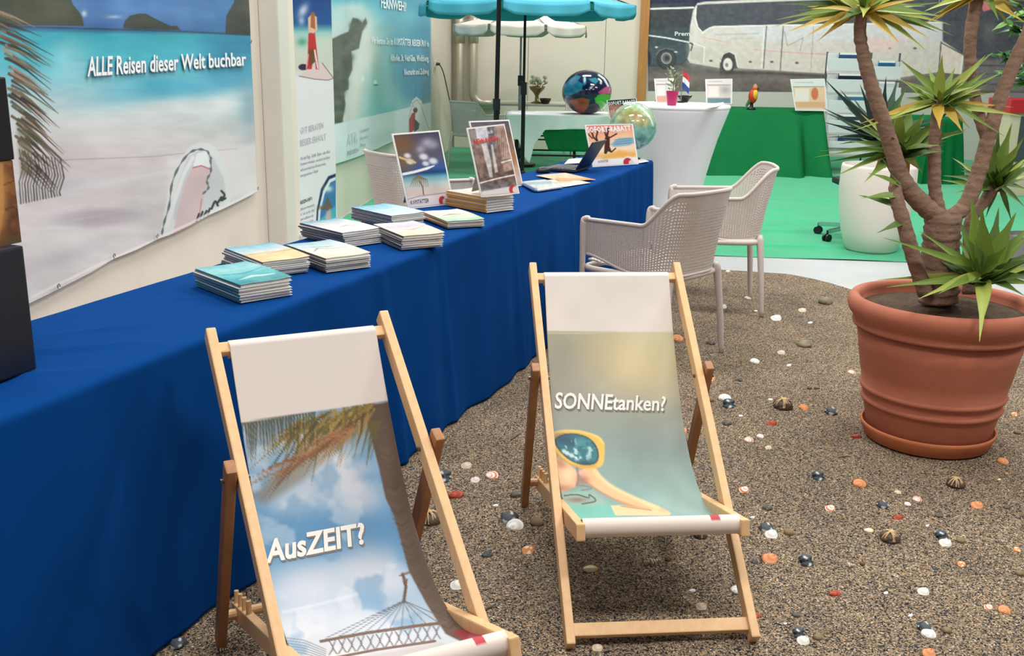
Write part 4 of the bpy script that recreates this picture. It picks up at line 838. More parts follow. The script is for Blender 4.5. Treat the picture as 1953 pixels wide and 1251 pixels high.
def paint_sun(X, Y):
    p = Paint(X, Y, (150, 150, 140)); p.vgrad([(630, (186, 178, 150)), (700, (176, 170, 148)), (780, (158, 160, 150)), (860, (138, 152, 150)), (930, (130, 158, 154)), (1000, (120, 164, 158))])
    p.blob(1220, 690, 90, 80, (222, 200, 156), .8); p.blob(1260, 640, 60, 60, (206, 204, 166), .6); p.blob(1070, 680, 50, 90, (150, 150, 138), .7); p.blob(1110, 770, 70, 40, (150, 152, 146), .5); p.blob(1190, 850, 90, 60, (136, 154, 150), .5)
    p.blob(1300, 960, 70, 40, (158, 178, 174), .6); p.poly([(1046, 925), (1110, 935), (1170, 968), (1200, 1010), (1046, 1010)], (112, 180, 166), .9, 8)
    p.poly([(1052, 940), (1132, 938), (1160, 960), (1120, 966), (1060, 962)], (156, 170, 160), .7, 6)
    sk = (224, 178, 136)
    # cheek and nose below the glasses
    p.poly([(1046, 950), (1046, 856), (1062, 872), (1084, 884), (1098, 898), (1102, 916), (1096, 930), (1076, 938)], (222, 178, 140), 1, 4); p.blob(1070, 885, 14, 8, (176, 116, 92), .7, .7); p.blob(1082, 904, 14, 12, (240, 206, 164), .8); p.stroke(smooth_line([(1100, 892), (1103, 910), (1100, 926)], 5), 3, (120, 78, 66), .7, 3); p.blob(1074, 932, 24, 7, (160, 110, 96), .7)
    # hand and forearm
    p.poly(smooth_line([(1104, 900), (1120, 891), (1136, 893), (1150, 912), (1176, 932), (1224, 954), (1276, 976), (1262, 981), (1236, 974), (1190, 962), (1156, 944), (1130, 928), (1112, 916)], 6), sk, 1, 3)
    p.stroke(smooth_line([(1134, 900), (1160, 924), (1200, 946), (1255, 970)], 6), [7]*19, (240, 206, 160), .7, 5); p.stroke(smooth_line([(1116, 918), (1150, 942), (1200, 964), (1240, 974)], 6), 4, (178, 122, 92), .7, 4)
    p.poly([(1165, 965), (1184, 964), (1240, 972), (1280, 979), (1276, 984), (1174, 984)], (232, 194, 154), 1, 2.5); p.stroke([(1184, 966), (1242, 974)], 2, (150, 100, 74), .7, 2)
    p.blob(1110, 902, 8, 5, (236, 170, 160), .9); p.blob(1112, 916, 12, 9, (160, 104, 92), .8)
    p.stroke(smooth_line([(1104, 926), (1118, 928), (1128, 932), (1108, 936)], 5), 2.5, (110, 112, 112), .7); p.stroke(smooth_line([(1076, 946), (1100, 944), (1122, 950), (1124, 944), (1136, 956), (1110, 962)], 5), 2.6, (70, 72, 70), .85); p.blob(1100, 954, 20, 5, (130, 100, 90), .8)
    # sunglasses
    p.poly(smooth_line([(1048, 832), (1062, 823), (1100, 821), (1136, 830), (1151, 842), (1153, 860), (1150, 884), (1138, 893), (1112, 894), (1086, 884), (1064, 866), (1050, 846), (1048, 832)], 6), (226, 184, 92), 1, 2.5)
    p.stroke(smooth_line([(1050, 828), (1070, 822.5), (1104, 823), (1138, 833), (1150, 846)], 6), 4, (240, 206, 128), .9, 3); p.stroke(smooth_line([(1062, 866), (1086, 884), (1112, 892), (1138, 890)], 6), 3.5, (204, 150, 70), .8, 3)
    ln = smooth_line([(1057, 838), (1072, 829), (1096, 827), (1122, 835), (1138, 852), (1142, 872), (1134, 885), (1112, 887), (1090, 880), (1072, 866), (1060, 850), (1057, 838)], 6)
    p.poly(ln, (56, 60, 70), 1, 2); p.poly((ln-[1100, 858])*.94+[1100, 858], (58, 116, 128), 1, 3)
    msk = np.exp(-((((X-1102)/36)**2+((Y-858)/24)**2)**3)); p.blob(1080, 840, 28, 10, (60, 74, 104), .7, .3); p.cloud(16, .15, (96, 170, 172), .6, 1, 1, 4, msk); p.cloud(9, .45, (206, 230, 226), .8, 1, 1, 8, msk)
    p.stroke(smooth_line([(1074, 860), (1084, 866), (1100, 874)], 5), [5, 8, 4]*3+[3, 3], (222, 232, 228), .85, 3); p.blob(1118, 884, 14, 4, (40, 60, 70), .7)
    ye = 632+.006*(X-1040); p.mix(np.clip((ye-Y)/2+.5, 0, 1), (226, 218, 212)); p.stroke([(1030, 635), (1290, 638)], 1.6, (200, 194, 178), .8)
    p.noise(50, 4); return p
def paint_palm(X, Y):
    p = Paint(X, Y, (104, 150, 186)); p.vgrad([(770, (150, 180, 206)), (900, (130, 168, 200)), (1000, (92, 142, 184)), (1060, (86, 138, 180)), (1130, (150, 178, 204)), (1200, (190, 200, 212)), (1260, (206, 204, 206))])
    for x, y, rx, ry in ((600, 930, 66, 36), (560, 960, 50, 26), (660, 910, 46, 46), (690, 950, 40, 30), (630, 890, 50, 30), (640, 1100, 110, 44), (580, 1130, 60, 40), (710, 1080, 60, 44), (740, 1110, 60, 30), (560, 1200, 70, 26), (680, 1180, 70, 30), (610, 860, 40, 24)): p.blob(x, y, rx, ry, (212, 212, 220), .62, 0, 1.3)
    p.cloud(60, .25, (222, 222, 228), .4, 1, 1, 3); p.cloud(70, .3, (96, 146, 186), .5, 1, 1, 13); p.stroke([(540, 1168), (620, 1150), (680, 1134)], 5, (228, 228, 232), .5, 5)
    # trunk
    tr = [(690, 775), (760, 762), (770, 830), (784, 930), (796, 1020), (822, 1090), (858, 1150), (900, 1195), (890, 1230), (850, 1210), (812, 1150), (780, 1090), (764, 1030), (752, 985), (735, 950), (722, 890), (704, 820)]
    p.poly(tr, (94, 76, 66), 1, 3); R = np.random.default_rng(4)
    for k in range(46):
        q = R.uniform(0, 1); yy = 780+430*q; xx = np.interp(yy, [780, 880, 985, 1090, 1150, 1210], [722, 744, 762, 795, 826, 866]); p.stroke([(xx-15, yy-4), (xx, yy+4), (xx+10, yy-6)], 3, [(126, 104, 90), (66, 52, 46), (110, 88, 74)][k % 3], .28)
    # fronds
    p.poly([(612, 786), (692, 774), (704, 822), (648, 852), (580, 915), (506, 962), (478, 950), (540, 886), (596, 836)], (122, 98, 68), .45, 14)
    p.poly([(470, 806), (560, 790), (560, 815), (520, 850), (490, 850), (470, 880)], (96, 110, 116), .5, 10)
    for k in range(130):
        x0 = R.uniform(560, 715); y0 = 812-(x0-560)*.24+R.uniform(-12, 12); L = R.uniform(40, 120); a = R.uniform(1.5, 2.75); col = [(150, 122, 60), (112, 96, 50), (88, 84, 48), (170, 140, 84), (74, 70, 44)][R.integers(0, 5)]
        p.stroke([(x0, y0), (x0+.5*L*math.cos(a), y0+.42*L*math.sin(a)), (x0+L*math.cos(a+.12), y0+L*math.sin(a))], [4.5, 3.5, .6], col, .75)
    for k in range(44):
        q = R.uniform(0, 1); x0 = 690-150*q; y0 = 800+95*q+R.uniform(-10, 10); L = R.uniform(50, 110); a = R.uniform(2.2, 2.8); col = [(142, 98, 62), (168, 120, 82), (110, 74, 50)][k % 3]
        p.stroke([(x0, y0), (x0+L*.5*math.cos(a), y0+L*.45*math.sin(a)), (x0+L*math.cos(a), y0+L*math.sin(a))], [4, 3, .6], col, .7)
    for k in range(26):
        x0 = 462+k*5.5; p.stroke([(x0, 806-.18*(x0-462)), (x0+R.uniform(-4, 6), 840-.2*(x0-462)+R.uniform(0, 50))], [5, .8], (74, 72, 50), .75)
    for k in range(8):
        x0 = 704+k*3; p.stroke([(x0, 805), (x0-14+R.uniform(-8, 8), 850+R.uniform(0, 40))], [5, .8], (104, 92, 56), .8)
    # hammock and its cords
    for k in range(11):
        p.stroke([(770, 1146), (622+k*24, 1218-k*3.2)], 1.5, (96, 98, 108), .85)
    p.stroke([(768, 1095), (774, 1120), (770, 1148)], 6, (104, 82, 66)); p.stroke([(762, 1098), (782, 1092)], 3, (110, 86, 68)); p.stroke([(776, 1105), (771, 1146)], 3, (92, 76, 66))
    for k in range(6): p.stroke([(536, 1216+5*k), (580, 1222+5*k), (622, 1240+4*k)], 1.6, (110, 118, 130), .8)
    p.stroke([(612, 1224), (700, 1208), (800, 1194), (852, 1188)], 6, (112, 90, 78)); p.stroke([(626, 1258), (720, 1240), (830, 1224)], 5, (120, 96, 84))
    for k in range(12):
        xx = 628+k*18; yy = 1224-k*2.6; p.stroke([(xx, yy), (xx+8, yy+12), (xx, yy+26)], 2.2, (84, 70, 66), .9); p.stroke([(xx+12, yy-2), (xx+6, yy+12), (xx+14, yy+24)], 2.2, (96, 82, 76), .9)
    p.poly([(640, 1262), (840, 1226), (880, 1240), (880, 1290), (600, 1290)], (196, 186, 184), .8, 6); p.poly([(860, 1206), (910, 1196), (930, 1210), (900, 1232)], (150, 40, 52), .8, 4)
    yl = 806+(765-806)*(X-458)/(735-458); p.mix(np.clip((yl-Y)/2+.5, 0, 1), (222, 212, 206))
    return p
V1 = (0.41, 2.345, 0.098, 0.489, 1.02, 0.778, 0.894, 0.294, 0.108, 0.67)
V2 = (-0.11, 1.615, 0.461, 0.435, 0.927, 0.808, 0.924, 0.347, 0.129, 0.703)
deck('wooden deck chair lettered SONNEtanken with a sunglasses print', V1, paint_sun, [('SONNEtanken?', [(1057, 779), (1268, 784), (1270, 756), (1060, 748)], .02)], 632)
deck('wooden deck chair lettered AusZEIT with a palm and hammock print', V2, paint_palm, [('AusZEIT?', [(507, 1074), (697, 1036), (693, 996), (508, 1030)], .03)], 780)
# ================================================================== NET ARMCHAIRS (moulded plastic, perforated)
M_taupe = mat('taupe_plastic', S(212, 202, 197), .45, noise=(3, .4, S(204, 193, 188)))
def holes(G, mu, mv, rows=None):
    """every cell of a point grid becomes a frame round a slot"""
    ny, nx = G.shape[:2]; V = list(G.reshape(-1, 3)); Fc = []
    for i in range(ny-1):
        for j in range(nx-1):
            a, b, c, d = i*nx+j, i*nx+j+1, (i+1)*nx+j+1, (i+1)*nx+j
            if rows and not rows(i, j): Fc.append((a, b, c, d)); continue
            A, B, C_, D = (V[k] for k in (a, b, c, d)); n = len(V)
            for u, v in ((mu, mv), (1-mu, mv), (1-mu, 1-mv), (mu, 1-mv)): V.append((A*(1-u)+B*u)*(1-v)+(D*(1-u)+C_*u)*v)
            Fc += [(a, b, n+1, n), (b, c, n+2, n+1), (c, d, n+3, n+2), (d, a, n, n+3)]
    return V, Fc
def armchair(label):
    r = thing('armchair', label, 'chair', (0, 0, 0)); L = dict(local=True)
    half = smooth_line([(0, .285), (.10, .283), (.19, .262), (.245, .21), (.272, .13), (.282, .02), (.286, -.10), (.288, -.20), (.288, -.255)], 10)
    pl = np.vstack([(half*[-1, 1])[::-1], half[1:]]); seg = np.r_[0, np.cumsum(np.linalg.norm(np.diff(pl, axis=0), axis=1))]; q = np.linspace(0, seg[-1], 97)
    px = np.interp(q, seg, pl[:, 0]); py = np.interp(q, seg, pl[:, 1]); u = np.abs(q/seg[-1]*2-1)     # u 0 at the back, 1 at arm fronts
    S_ = lambda e0, e1, x: (lambda t: t*t*(3-2*t))(np.clip((x-e0)/(e1-e0), 0, 1))
    zt = .655+.155*(1-S_(.30, .50, u))+.012*np.cos(u*PI*.5); zb = .43+.055*S_(.55, 1.0, u)
    nv = 27; G = np.zeros((nv, len(q), 3))
    for i, t in enumerate(np.linspace(0, 1, nv)):
        z = zb+(zt-zb)*t; k = (z-.43)/.38
        lean = .075*k**1.3*(1-S_(.25, .6, u)); wide = 1+.06*(k-.5)*S_(.2, .5, u)-.05*(1-k)
        G[i, :, 0] = px*wide; G[i, :, 1] = py+lean; G[i, :, 2] = z
    V, Fc = holes(G, .22, .30, lambda i, j: 1 <= i < nv-3 and 1 <= j < len(q)-2 and not (i > 20 and 36 < j < 60))
    obj('net_shell', V, Fc, M_taupe, r, local=True, solid=.007)
    MB().tube(G[-1], .0105, 8).tube(G[0], .008, 6).build('rim', M_taupe, r, smooth=True, **L)
    n = 23; g = np.linspace(-1, 1, n); SG = np.zeros((n, n, 3))
    for i, b in enumerate(g):
        for j, a in enumerate(g): SG[i, j] = (a*.245*(1-.12*max(b, 0)**2), b*.25-.005, .445-.022*(1-a*a)*(1-b*b)+.008*abs(b)*(b < -.7))
    V, Fc = holes(SG, .24, .24); obj('seat', V, Fc, M_taupe, r, local=True, solid=.008)
    ring = smooth_line([(-.26, -.25), (0, -.258), (.26, -.25), (.262, 0), (.235, .23), (.1, .272), (-.1, .272), (-.235, .23), (-.262, 0)], 6)
    m = MB(); m.tube([(a, b, .418) for a, b in ring], .0155, 8, closed=True); m.build('seat_frame', M_taupe, r, smooth=True, **L)
    for sx in (-1, 1):
        MB().tube(smooth_line([(sx*.283, -.225, .662), (sx*.287, -.252, .655), (sx*.287, -.263, .62), (sx*.282, -.265, .40), (sx*.275, -.275, .0)], 6), np.interp(np.linspace(0, 1, 25), [0, .5, 1], [.012, .019, .014]), 10).build('leg', M_taupe, r, smooth=True, **L)
        MB().tube(smooth_line([(sx*.205, .268, .455), (sx*.222, .272, .40), (sx*.245, .292, .20), (sx*.258, .31, .0)], 6), np.interp(np.linspace(0, 1, 19), [0, .2, 1], [.016, .0235, .0145]), 10).build('leg', M_taupe, r, smooth=True, **L)
    return r
A0 = armchair('taupe net armchair nearest the deck chairs, its back to the camera'); A0['group'] = 'net armchairs in front of the blue table'
A0.location = (0.711, 5.11, 0); A0.rotation_euler = (0, 0, -2.36); A0.scale = (.93, .93, 1.04)
A1 = copy_tree(A0); A1['label'] = 'taupe net armchair farther back, standing by the pale floor strip'; A1.location = (1.20, 6.10, 0); A1.rotation_euler = (0, 0, -1.65)
def place_chair(px, py, rz, label, z=0):
    a = copy_tree(A0); a['label'] = label; a['group'] = 'net armchairs behind the blue table'; p = gz(px, py, 0); a.location = (p[0], p[1], z-.012); a.rotation_euler = (0, 0, rz); return a
# ================================================================== BEHIND THE TABLE
Z0 = -.012
# net chairs on the far side
for lab, x, y, rz in (('pale net armchair behind the blue table between the two tall posters', -.62, 6.75, 2.2), ('pale net armchair beside the corner pipes', -.50, 13.35, 2.5), ('pale net armchair hidden behind the white-clothed table', .95, 13.9, 0.2)):
    a = copy_tree(A0); a['label'] = lab; a['group'] = 'net armchairs behind the blue table'; a.location = (x, y, Z0); a.rotation_euler = (0, 0, rz)
# pipes in the corner
M_pipe = mat('galvanised_pipe', S(196, 188, 172), .4, .55)
for k, (px, yb, xe, lab) in enumerate(((877, 214, 912, 'grey vertical pipe in the wall corner, the left one'), (903, 196, 950, 'grey vertical pipe right of its twin, bending off to the right'))):
    t0 = float((on_back(px, 120, .12)-CORN)@BD); zb = on_back(px, yb, .12)[2]; te = float((on_back(xe, yb, .12)-CORN)@BD); r_ = .066
    pp = thing('heating_pipe', lab, 'pipe', bw(t0, 0, .12), 'corner pipes')
    line = [bw(t0, z, .12) for z in (4.8, zb+.22)]+[bw(t0+.16*(1-math.cos(a)), zb+.16-.16*math.sin(a), .12) for a in np.linspace(0, PI/2, 8)]+[bw(te, zb, .12)]
    MB().tube(line, r_, 14).build('pipe', M_pipe, pp, smooth=True)
    zj = on_back(px, 82, .12)[2]
    MB().tube([bw(t0, zj, .12), bw(t0, zj+.5, .12)], r_+.012, 14).build('sleeve', M_pipe, pp, smooth=True)
    MB().tube([bw(te-.03, zb, .12), bw(te, zb, .12)], r_+.014, 14).build('end_cap', mat('brass_cap', S(150, 130, 100), .4, .6), pp)
    MB().bar(bw(t0, 1.25, -.0), bw(t0, 1.25, .12), .02, .03, BD).build('clamp', MATS['steel'], pp)
# socket and cable on the left wall
sk = on_wall(829, 122); cbp = [sk+WN*.02, on_wall(838, 123, .10), on_wall(846, 140, .12), on_wall(855, 180, .10), on_wall(866, 232, .08), on_wall(872, 262, .06)]
cp = thing('power_cable', 'black power cable hanging from a wall socket in the corner', 'cable', (cbp[-1][0], cbp[-1][1], Z0))
MB().box(sk+WN*.012, (.024, .09, .09), (WN, WD, UZ), bev=.005).build('socket', mat('white_plastic', S(228, 226, 220), .4), cp)
MB().tube([sk+WN*.022, sk+WN*.075], [.022, .016], 10).build('plug', M_black_pl, cp)
MB().tube(smooth_line(cbp+[np.array([cbp[-1][0], cbp[-1][1], .02])], 8), .008, 6).build('cord', M_black_pl, cp, smooth=True)
# ------------------------------------------------------------------ parasols
def parasol(label, c, R, zedge, rise, az, m_can, m_pole, val=.12, pr=.018, group='parasols'):
    t = thing('parasol', label, 'parasol', (c[0], c[1], Z0), group); n = 8; ap = np.array([c[0], c[1], zedge+rise])
    vt = [np.array([c[0]+R*math.sin(az+k*PI/4), c[1]-R*math.cos(az+k*PI/4), zedge]) for k in range(n)]
    for k in range(n):
        a, b = vt[k], vt[(k+1) % n]; ng = 12; G = np.zeros((ng, ng, 3))
        for i, s_ in enumerate(np.linspace(.06, 1, ng)):
            for j, r_ in enumerate(np.linspace(0, 1, ng)):
                e = a*(1-r_)+b*r_; sag = -.05*math.sin(PI*r_)*s_*.4; G[i, j] = ap*(1-s_)+e*s_+np.array([0, 0, sag-.06*math.sin(PI*s_)])
        MB().grid(G).build('canopy_panel', m_can, t, smooth=True, solid=.003)
        G2 = np.zeros((5, 16, 3)); e1 = a*(1)+0*b
        for i, s_ in enumerate(np.linspace(0, 1, 5)):
            for j, r_ in enumerate(np.linspace(.03, .97, 16)):
                e = a*(1-r_)+b*r_; out = (e-ap); out[2] = 0; out /= np.linalg.norm(out); edge = .55+.45*min(1, math.sin(PI*r_)*2.2)
                G2[i, j] = e+np.array([0, 0, -.02*math.sin(PI*r_)-val*s_*edge])+out*(.004+.012*s_*math.sin(r_*14))
        MB().grid(G2).build('valance', m_can, t, smooth=True, solid=.003)
        MB().tube([ap-np.array([0, 0, .05]), vt[k]-np.array([0, 0, .012])], .006, 6).build('rib', m_pole, t)
    MB().tube([(c[0], c[1], Z0+.05), (c[0], c[1], 1.12)], pr*1.25, 10).build('lower_pole', m_pole, t)
    MB().tube([(c[0], c[1], 1.0), (c[0], c[1], zedge+rise+.04)], pr*.8, 10).build('upper_pole', m_pole, t)
    MB().tube([(c[0], c[1], 1.03), (c[0], c[1], 1.16)], pr*1.9, 10).tube([(c[0], c[1]-.02, 1.09), (c[0]+.01, c[1]-.09, 1.09)], .012, 8).build('clamp', M_black_pl, t)
    MB().lathe([(.22, 0), (.22, .04), (.06, .06), (.035, .10), (.035, .24), (.03, .25)], (c[0], c[1], Z0), 24).build('base', M_black_pl, t, smooth=False)
    return t
M_cyan = mat('cyan_canopy', S(70, 166, 192), .7, bump=(300, .1)); M_whitecan = mat('offwhite_canopy', S(214, 206, 196), .8, bump=(300, .1)); M_blackpole = mat('black_pole', S(18, 20, 24), .35, .3); M_silver = mat('silver_pole', S(150, 150, 148), .35, .7)
pc = gy(1001, 60, 11.0); parasol('turquoise parasol with scalloped valance', (pc[0], 11.0), 1.14, gy(1000, 6, 9.9)[2]+.03, .42, math.radians(-12), M_cyan, M_blackpole)
pc2 = gy(994, 60, 13.7); parasol('off-white parasol behind the turquoise one', (pc2[0], 13.7), .90, gy(990, 46, 12.85)[2], .36, math.radians(-26), M_whitecan, M_silver)
# a second black pole nearer the camera; its canopy is above the picture
bp = gy(948, 120, 9.4)
bpt = thing('parasol_pole', 'thick black parasol pole left of the turquoise parasol pole', 'parasol pole', (bp[0], 9.4, Z0))
MB().tube([(bp[0], 9.4, Z0+.2), (bp[0], 9.4, 1.02)], .026, 12).build('lower_pole', M_blackpole, bpt); MB().tube([(bp[0], 9.4, .98), (bp[0]+.02, 9.4, 2.7)], .0205, 12).build('upper_pole', M_blackpole, bpt)
MB().tube([(bp[0], 9.4, .96), (bp[0], 9.4, 1.06)], .034, 12).build('clamp', M_black_pl, bpt); MB().lathe([(.24, 0), (.24, .05), (.06, .07), (.04, .10), (.04, .26), (.03, .27)], (bp[0], 9.4, Z0), 24).build('base', M_black_pl, bpt)
MB().tube([(bp[0]+.02, 9.4, 2.35), (bp[0]+.02, 9.4, 2.5), (bp[0]+.02, 9.4, 3.3), (bp[0]+.02, 9.4, 3.4)], [.04, .07, .05, .012], 10).build('folded_canopy', M_cyan, bpt, smooth=True)

# ------------------------------------------------------------------ white and green clothed table, grey table behind
def table_frame(label, x0, x1, y0, y1, h=.745, group=None, m=M_leg_dark):
    t = thing('table', label, 'table', ((x0+x1)/2, (y0+y1)/2, Z0), group)
    MB().box(((x0+x1)/2, (y0+y1)/2, h-.015), (x1-x0, y1-y0, .03), bev=.004).build('tabletop', mat('pale_board', S(200, 196, 188), .5), t)
    for x in (x0+.1, x1-.1):
        for y in (y0+.08, y1-.08): MB().bar((x, y, Z0), (x, y, h-.03), .045, .045).build('leg', m, t)
    for y in (y0+.08, y1-.08): MB().bar((x0+.1, y, .28), (x1-.1, y, .28), .02, .02, (0, 0, 1)).build('stretcher', m, t)
    return t
wx0, wx1, wy0, wy1 = gz(966, 221, .76)[0], gz(1190, 222, .76)[0], 12.15, 13.0
table_frame('dark-legged table under the white and green cloths', wx0+.02, wx1-.02, wy0+.02, wy1-.02)
def skirt(fr, to, prof, z0, name, m, label=None, parent=None, wave=.012, n=70, seed=0, off=.0):
    """hanging edge of a cloth between two points; prof: drop along 0..1"""
    fr = np.array(fr, float); to = np.array(to, float); d = to-fr; nrm = np.array([d[1], -d[0], 0]); nrm /= np.linalg.norm(nrm)
    G = np.zeros((14, n, 3))
    for j, r in enumerate(np.linspace(0, 1, n)):
        dr = np.interp(r, [q[0] for q in prof], [q[1] for q in prof])
        for i, s_ in enumerate(np.linspace(0, 1, 14)):
            G[i, j] = fr+d*r+np.array([0, 0, z0-dr*s_])+nrm*(off+.008+(.05*s_*s_*dr+wave*math.sin(r*17+seed)*s_+wave*.6*math.sin(r*41+seed*2)*s_))
    return G
zc = .752
wc = MB(); wc.grid(np.array([[(x, y, zc+.004) for x in np.linspace(wx0, wx1, 20)] for y in np.linspace(wy0, wy1, 12)]))
wc.grid(skirt((wx0, wy0, 0), (wx1, wy0, 0), [(0, .30), (.10, .28), (.17, .52), (.205, .56), (.24, .34), (.33, .17), (.6, .155), (1, .16)], zc+.004, '', None, seed=1, off=.012))
wc.grid(skirt((wx0, wy1, 0), (wx0, wy0, 0), [(0, .22), (1, .30)], zc+.004, '', None, seed=2, off=.012))
tag(wc.build('white_tablecloth', M_white_cloth, smooth=True, solid=.002), 'white tablecloth under the dark globe, one corner hanging low', 'tablecloth')
gc = MB(); gc.grid(np.array([[(x, y, zc) for x in np.linspace(wx0+.35, wx1+.02, 14)] for y in np.linspace(wy0, wy1, 10)]))
gc.grid(skirt((wx0+.42, wy0, 0), (wx1+.02, wy0, 0), [(0, .20), (.08, .40), (1, .42)], zc, '', None, seed=4, wave=.008))
tag(gc.build('green_undercloth', M_green_cloth, smooth=True, solid=.002), 'green cloth hanging below the white tablecloth', 'tablecloth')
gx0, gx1 = gy(936, 205, 14.6)[0], gy(1110, 205, 14.6)[0]
table_frame('grey-topped table by the back wall carrying the flower vase', gx0, gx1, 14.35, 15.15, .765)
# vase with white roses and a small dark bowl
vp = gz(1026, 203, .767); vz = .766; vp = np.array([vp[0], 14.6, vz])
va = thing('flower_vase', 'footed bronze vase with pale flowers on the grey table', 'vase', vp)
MB().lathe([(.085, 0), (.085, .012), (.03, .03), (.025, .10), (.05, .14), (.10, .19), (.115, .23), (.11, .23), (.05, .17)], vp, 24).build('vase', mat('bronze_glass', S(150, 128, 84), .2, .5), va, smooth=True)
for k in range(9):
    a = k*2.4; r_ = .03+.10*(k % 3)/2; b = vp+np.array([r_*math.cos(a), r_*.6*math.sin(a), .29+.06*((k*7) % 4)/3])
    f = MB(); f.lathe([(.002, .03), (.02, .028), (.034, .012), (.03, -.01), (.012, -.025), (.002, -.028)], b, 10); f.build('rose', mat('cream_rose', S(238, 232, 206), .7), va, smooth=True)
    MB().tube([vp+np.array([0, 0, .19]), b-np.array([0, 0, .02])], .004, 5).build('stem', mat('stem_green', S(96, 110, 60), .7), va)
for k in range(10):
    a = k*.63; b = vp+np.array([.13*math.cos(a), .08*math.sin(a), .26]); d = np.array([math.cos(a), math.sin(a)*.6, .2]); w_ = np.array([-math.sin(a), math.cos(a), 0])*.022
    obj('leaf', [b-d*.05, b+w_, b+d*.05, b-w_], [(0, 1, 2, 3)], mat('rose_leaf', S(120, 118, 62), .6), va)
bo = np.array([gz(1043, 204, .767)[0]+.0, 14.45, vz]); tag(MB().lathe([(.03, 0), (.05, .005), (.075, .05), (.08, .075), (.075, .075), (.04, .02), (.001, .012)], bo, 20).build('bowl', mat('dark_wood_bowl', S(56, 40, 32), .4), smooth=True), 'small dark bowl beside the footed vase', 'bowl')
# ------------------------------------------------------------------ globes
def globe(name, label, c, r, painter, rough, zs=1.0, nu=150, nv=90, stand=None):
    t = thing(name, label, 'globe', (c[0], c[1], c[2]-r*zs))
    th = np.linspace(0, PI, nv)[:, None]; ph = np.linspace(0, 2*PI, nu)[None, :]
    G = np.stack([c[0]+r*np.sin(th)*np.cos(ph), c[1]+r*np.sin(th)*np.sin(ph), c[2]+r*zs*np.cos(th)+0*ph], 2)
    X, Y = proj(G.reshape(-1, 3)); fr = ((G.reshape(-1, 3)-c)@(CAM-c)) > -.2*r*np.linalg.norm(CAM-c)
    p = painter(X, Y); obj('ball', G.reshape(-1, 3), gridfaces(nu, nv), print_mat('globe_print_glint_'+name, rough, coat=.6), t, colors=p.out(), smooth=True)
    return t
def pg1(X, Y):
    p = Paint(X, Y, (24, 28, 66)); bl = (46, 134, 176)
    p.poly([(1074, 176), (1078, 160), (1088, 150), (1100, 143), (1108, 146), (1102, 154), (1112, 160), (1110, 172), (1098, 178), (1088, 182), (1080, 186)], bl); p.poly([(1122, 150), (1136, 148), (1142, 154), (1136, 160), (1128, 156)], (60, 150, 180)); p.poly([(1112, 150), (1118, 144), (1118, 160), (1112, 164)], bl)
    p.poly([(1085, 192), (1110, 186), (1125, 190), (1122, 204), (1112, 216), (1104, 218), (1096, 206)], (176, 74, 48)); p.poly([(1140, 176), (1158, 164), (1166, 170), (1166, 178), (1148, 182)], (206, 92, 140)); p.poly([(1134, 188), (1142, 180), (1166, 180), (1166, 188), (1158, 196), (1156, 210), (1148, 214), (1142, 200), (1136, 196)], (82, 184, 60))
    p.ell(1115, 152, 2, 6, (230, 244, 250)); p.stroke([(1142, 143), (1152, 150), (1160, 164)], 4, (236, 240, 246), .9); p.ell(1128, 166, 4, 2, (220, 226, 236), .8, -.6); p.ell(1146, 158, 2, 3, (230, 236, 240)); p.noise(9, 12); return p  # white rim arc and flecks: glints painted into the ball's colours
g1c = gy(1119, 181, 12.45); r1 = 46*12.45/1950
g1c[2] = zc+.006+r1*.87; globe('dark_globe', 'large shiny navy inflatable globe with coloured continents', g1c, r1, pg1, .12, .87)
def pg2(X, Y):
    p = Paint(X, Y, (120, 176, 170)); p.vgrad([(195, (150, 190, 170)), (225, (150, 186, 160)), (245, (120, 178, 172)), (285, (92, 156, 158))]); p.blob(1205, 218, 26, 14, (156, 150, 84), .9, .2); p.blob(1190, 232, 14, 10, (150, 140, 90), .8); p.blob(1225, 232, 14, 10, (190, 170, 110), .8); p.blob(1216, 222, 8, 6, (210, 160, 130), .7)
    p.stroke([(1168, 232), (1180, 214), (1198, 203)], 4, (92, 112, 96), .6, 3); p.stroke([(1222, 206), (1238, 220), (1246, 240)], 3, (232, 240, 240), .8); p.noise(7, 24); return p  # pale arc at upper right is a painted glint, over the map print
g2c = gy(1208, 241, 7.19); r2 = 43.5*7.25/1950; zt2 = cz
g2 = globe('teal_globe', 'pale teal inflatable globe behind the SOFORT-RABATT poster', g2c, r2, pg2, .08)
g2.location = (g2c[0], g2c[1], g2c[2]-r2)
MB().lathe([(.06, 0), (.06, .008), (.02, .014), (.012, .03), (.03, max(.04, g2c[2]-r2-zt2+.02))], (g2c[0], g2c[1], zt2+.003), 20).build('stand', M_black_pl, g2)
poster('sale_sign', 'small dark-headed SOFORT-RABATT sign behind the teal globe', 'sign', [(1162, 226), (1216, 224), (1214, 187), (1157, 191)], zc+.008, .15, lambda X, Y: (lambda p: (p.vgrad([(188, (52, 44, 46)), (199, (62, 50, 50)), (201, (170, 100, 96)), (226, (214, 180, 170))]), p.noise(6, 40), p)[2])(Paint(X, Y, (160, 110, 104))), 40, 30)
sgn = [o for o in bpy.data.objects if o.name == 'sale_sign'][0]
a_, b_, d_, up_, n_ = lean_plane((1162, 226), (1216, 224), zc+.008, .15); n_ = n_ if n_@(CAM-a_) > 0 else -n_
letter_on('SOFORT-RABATT', [(1161, 201), (1212, 197), (1211, 190), (1160, 194)], lambda x, y: gpl(x, y, a_+n_*.003, n_), M_white_print, sgn, .02, 1)
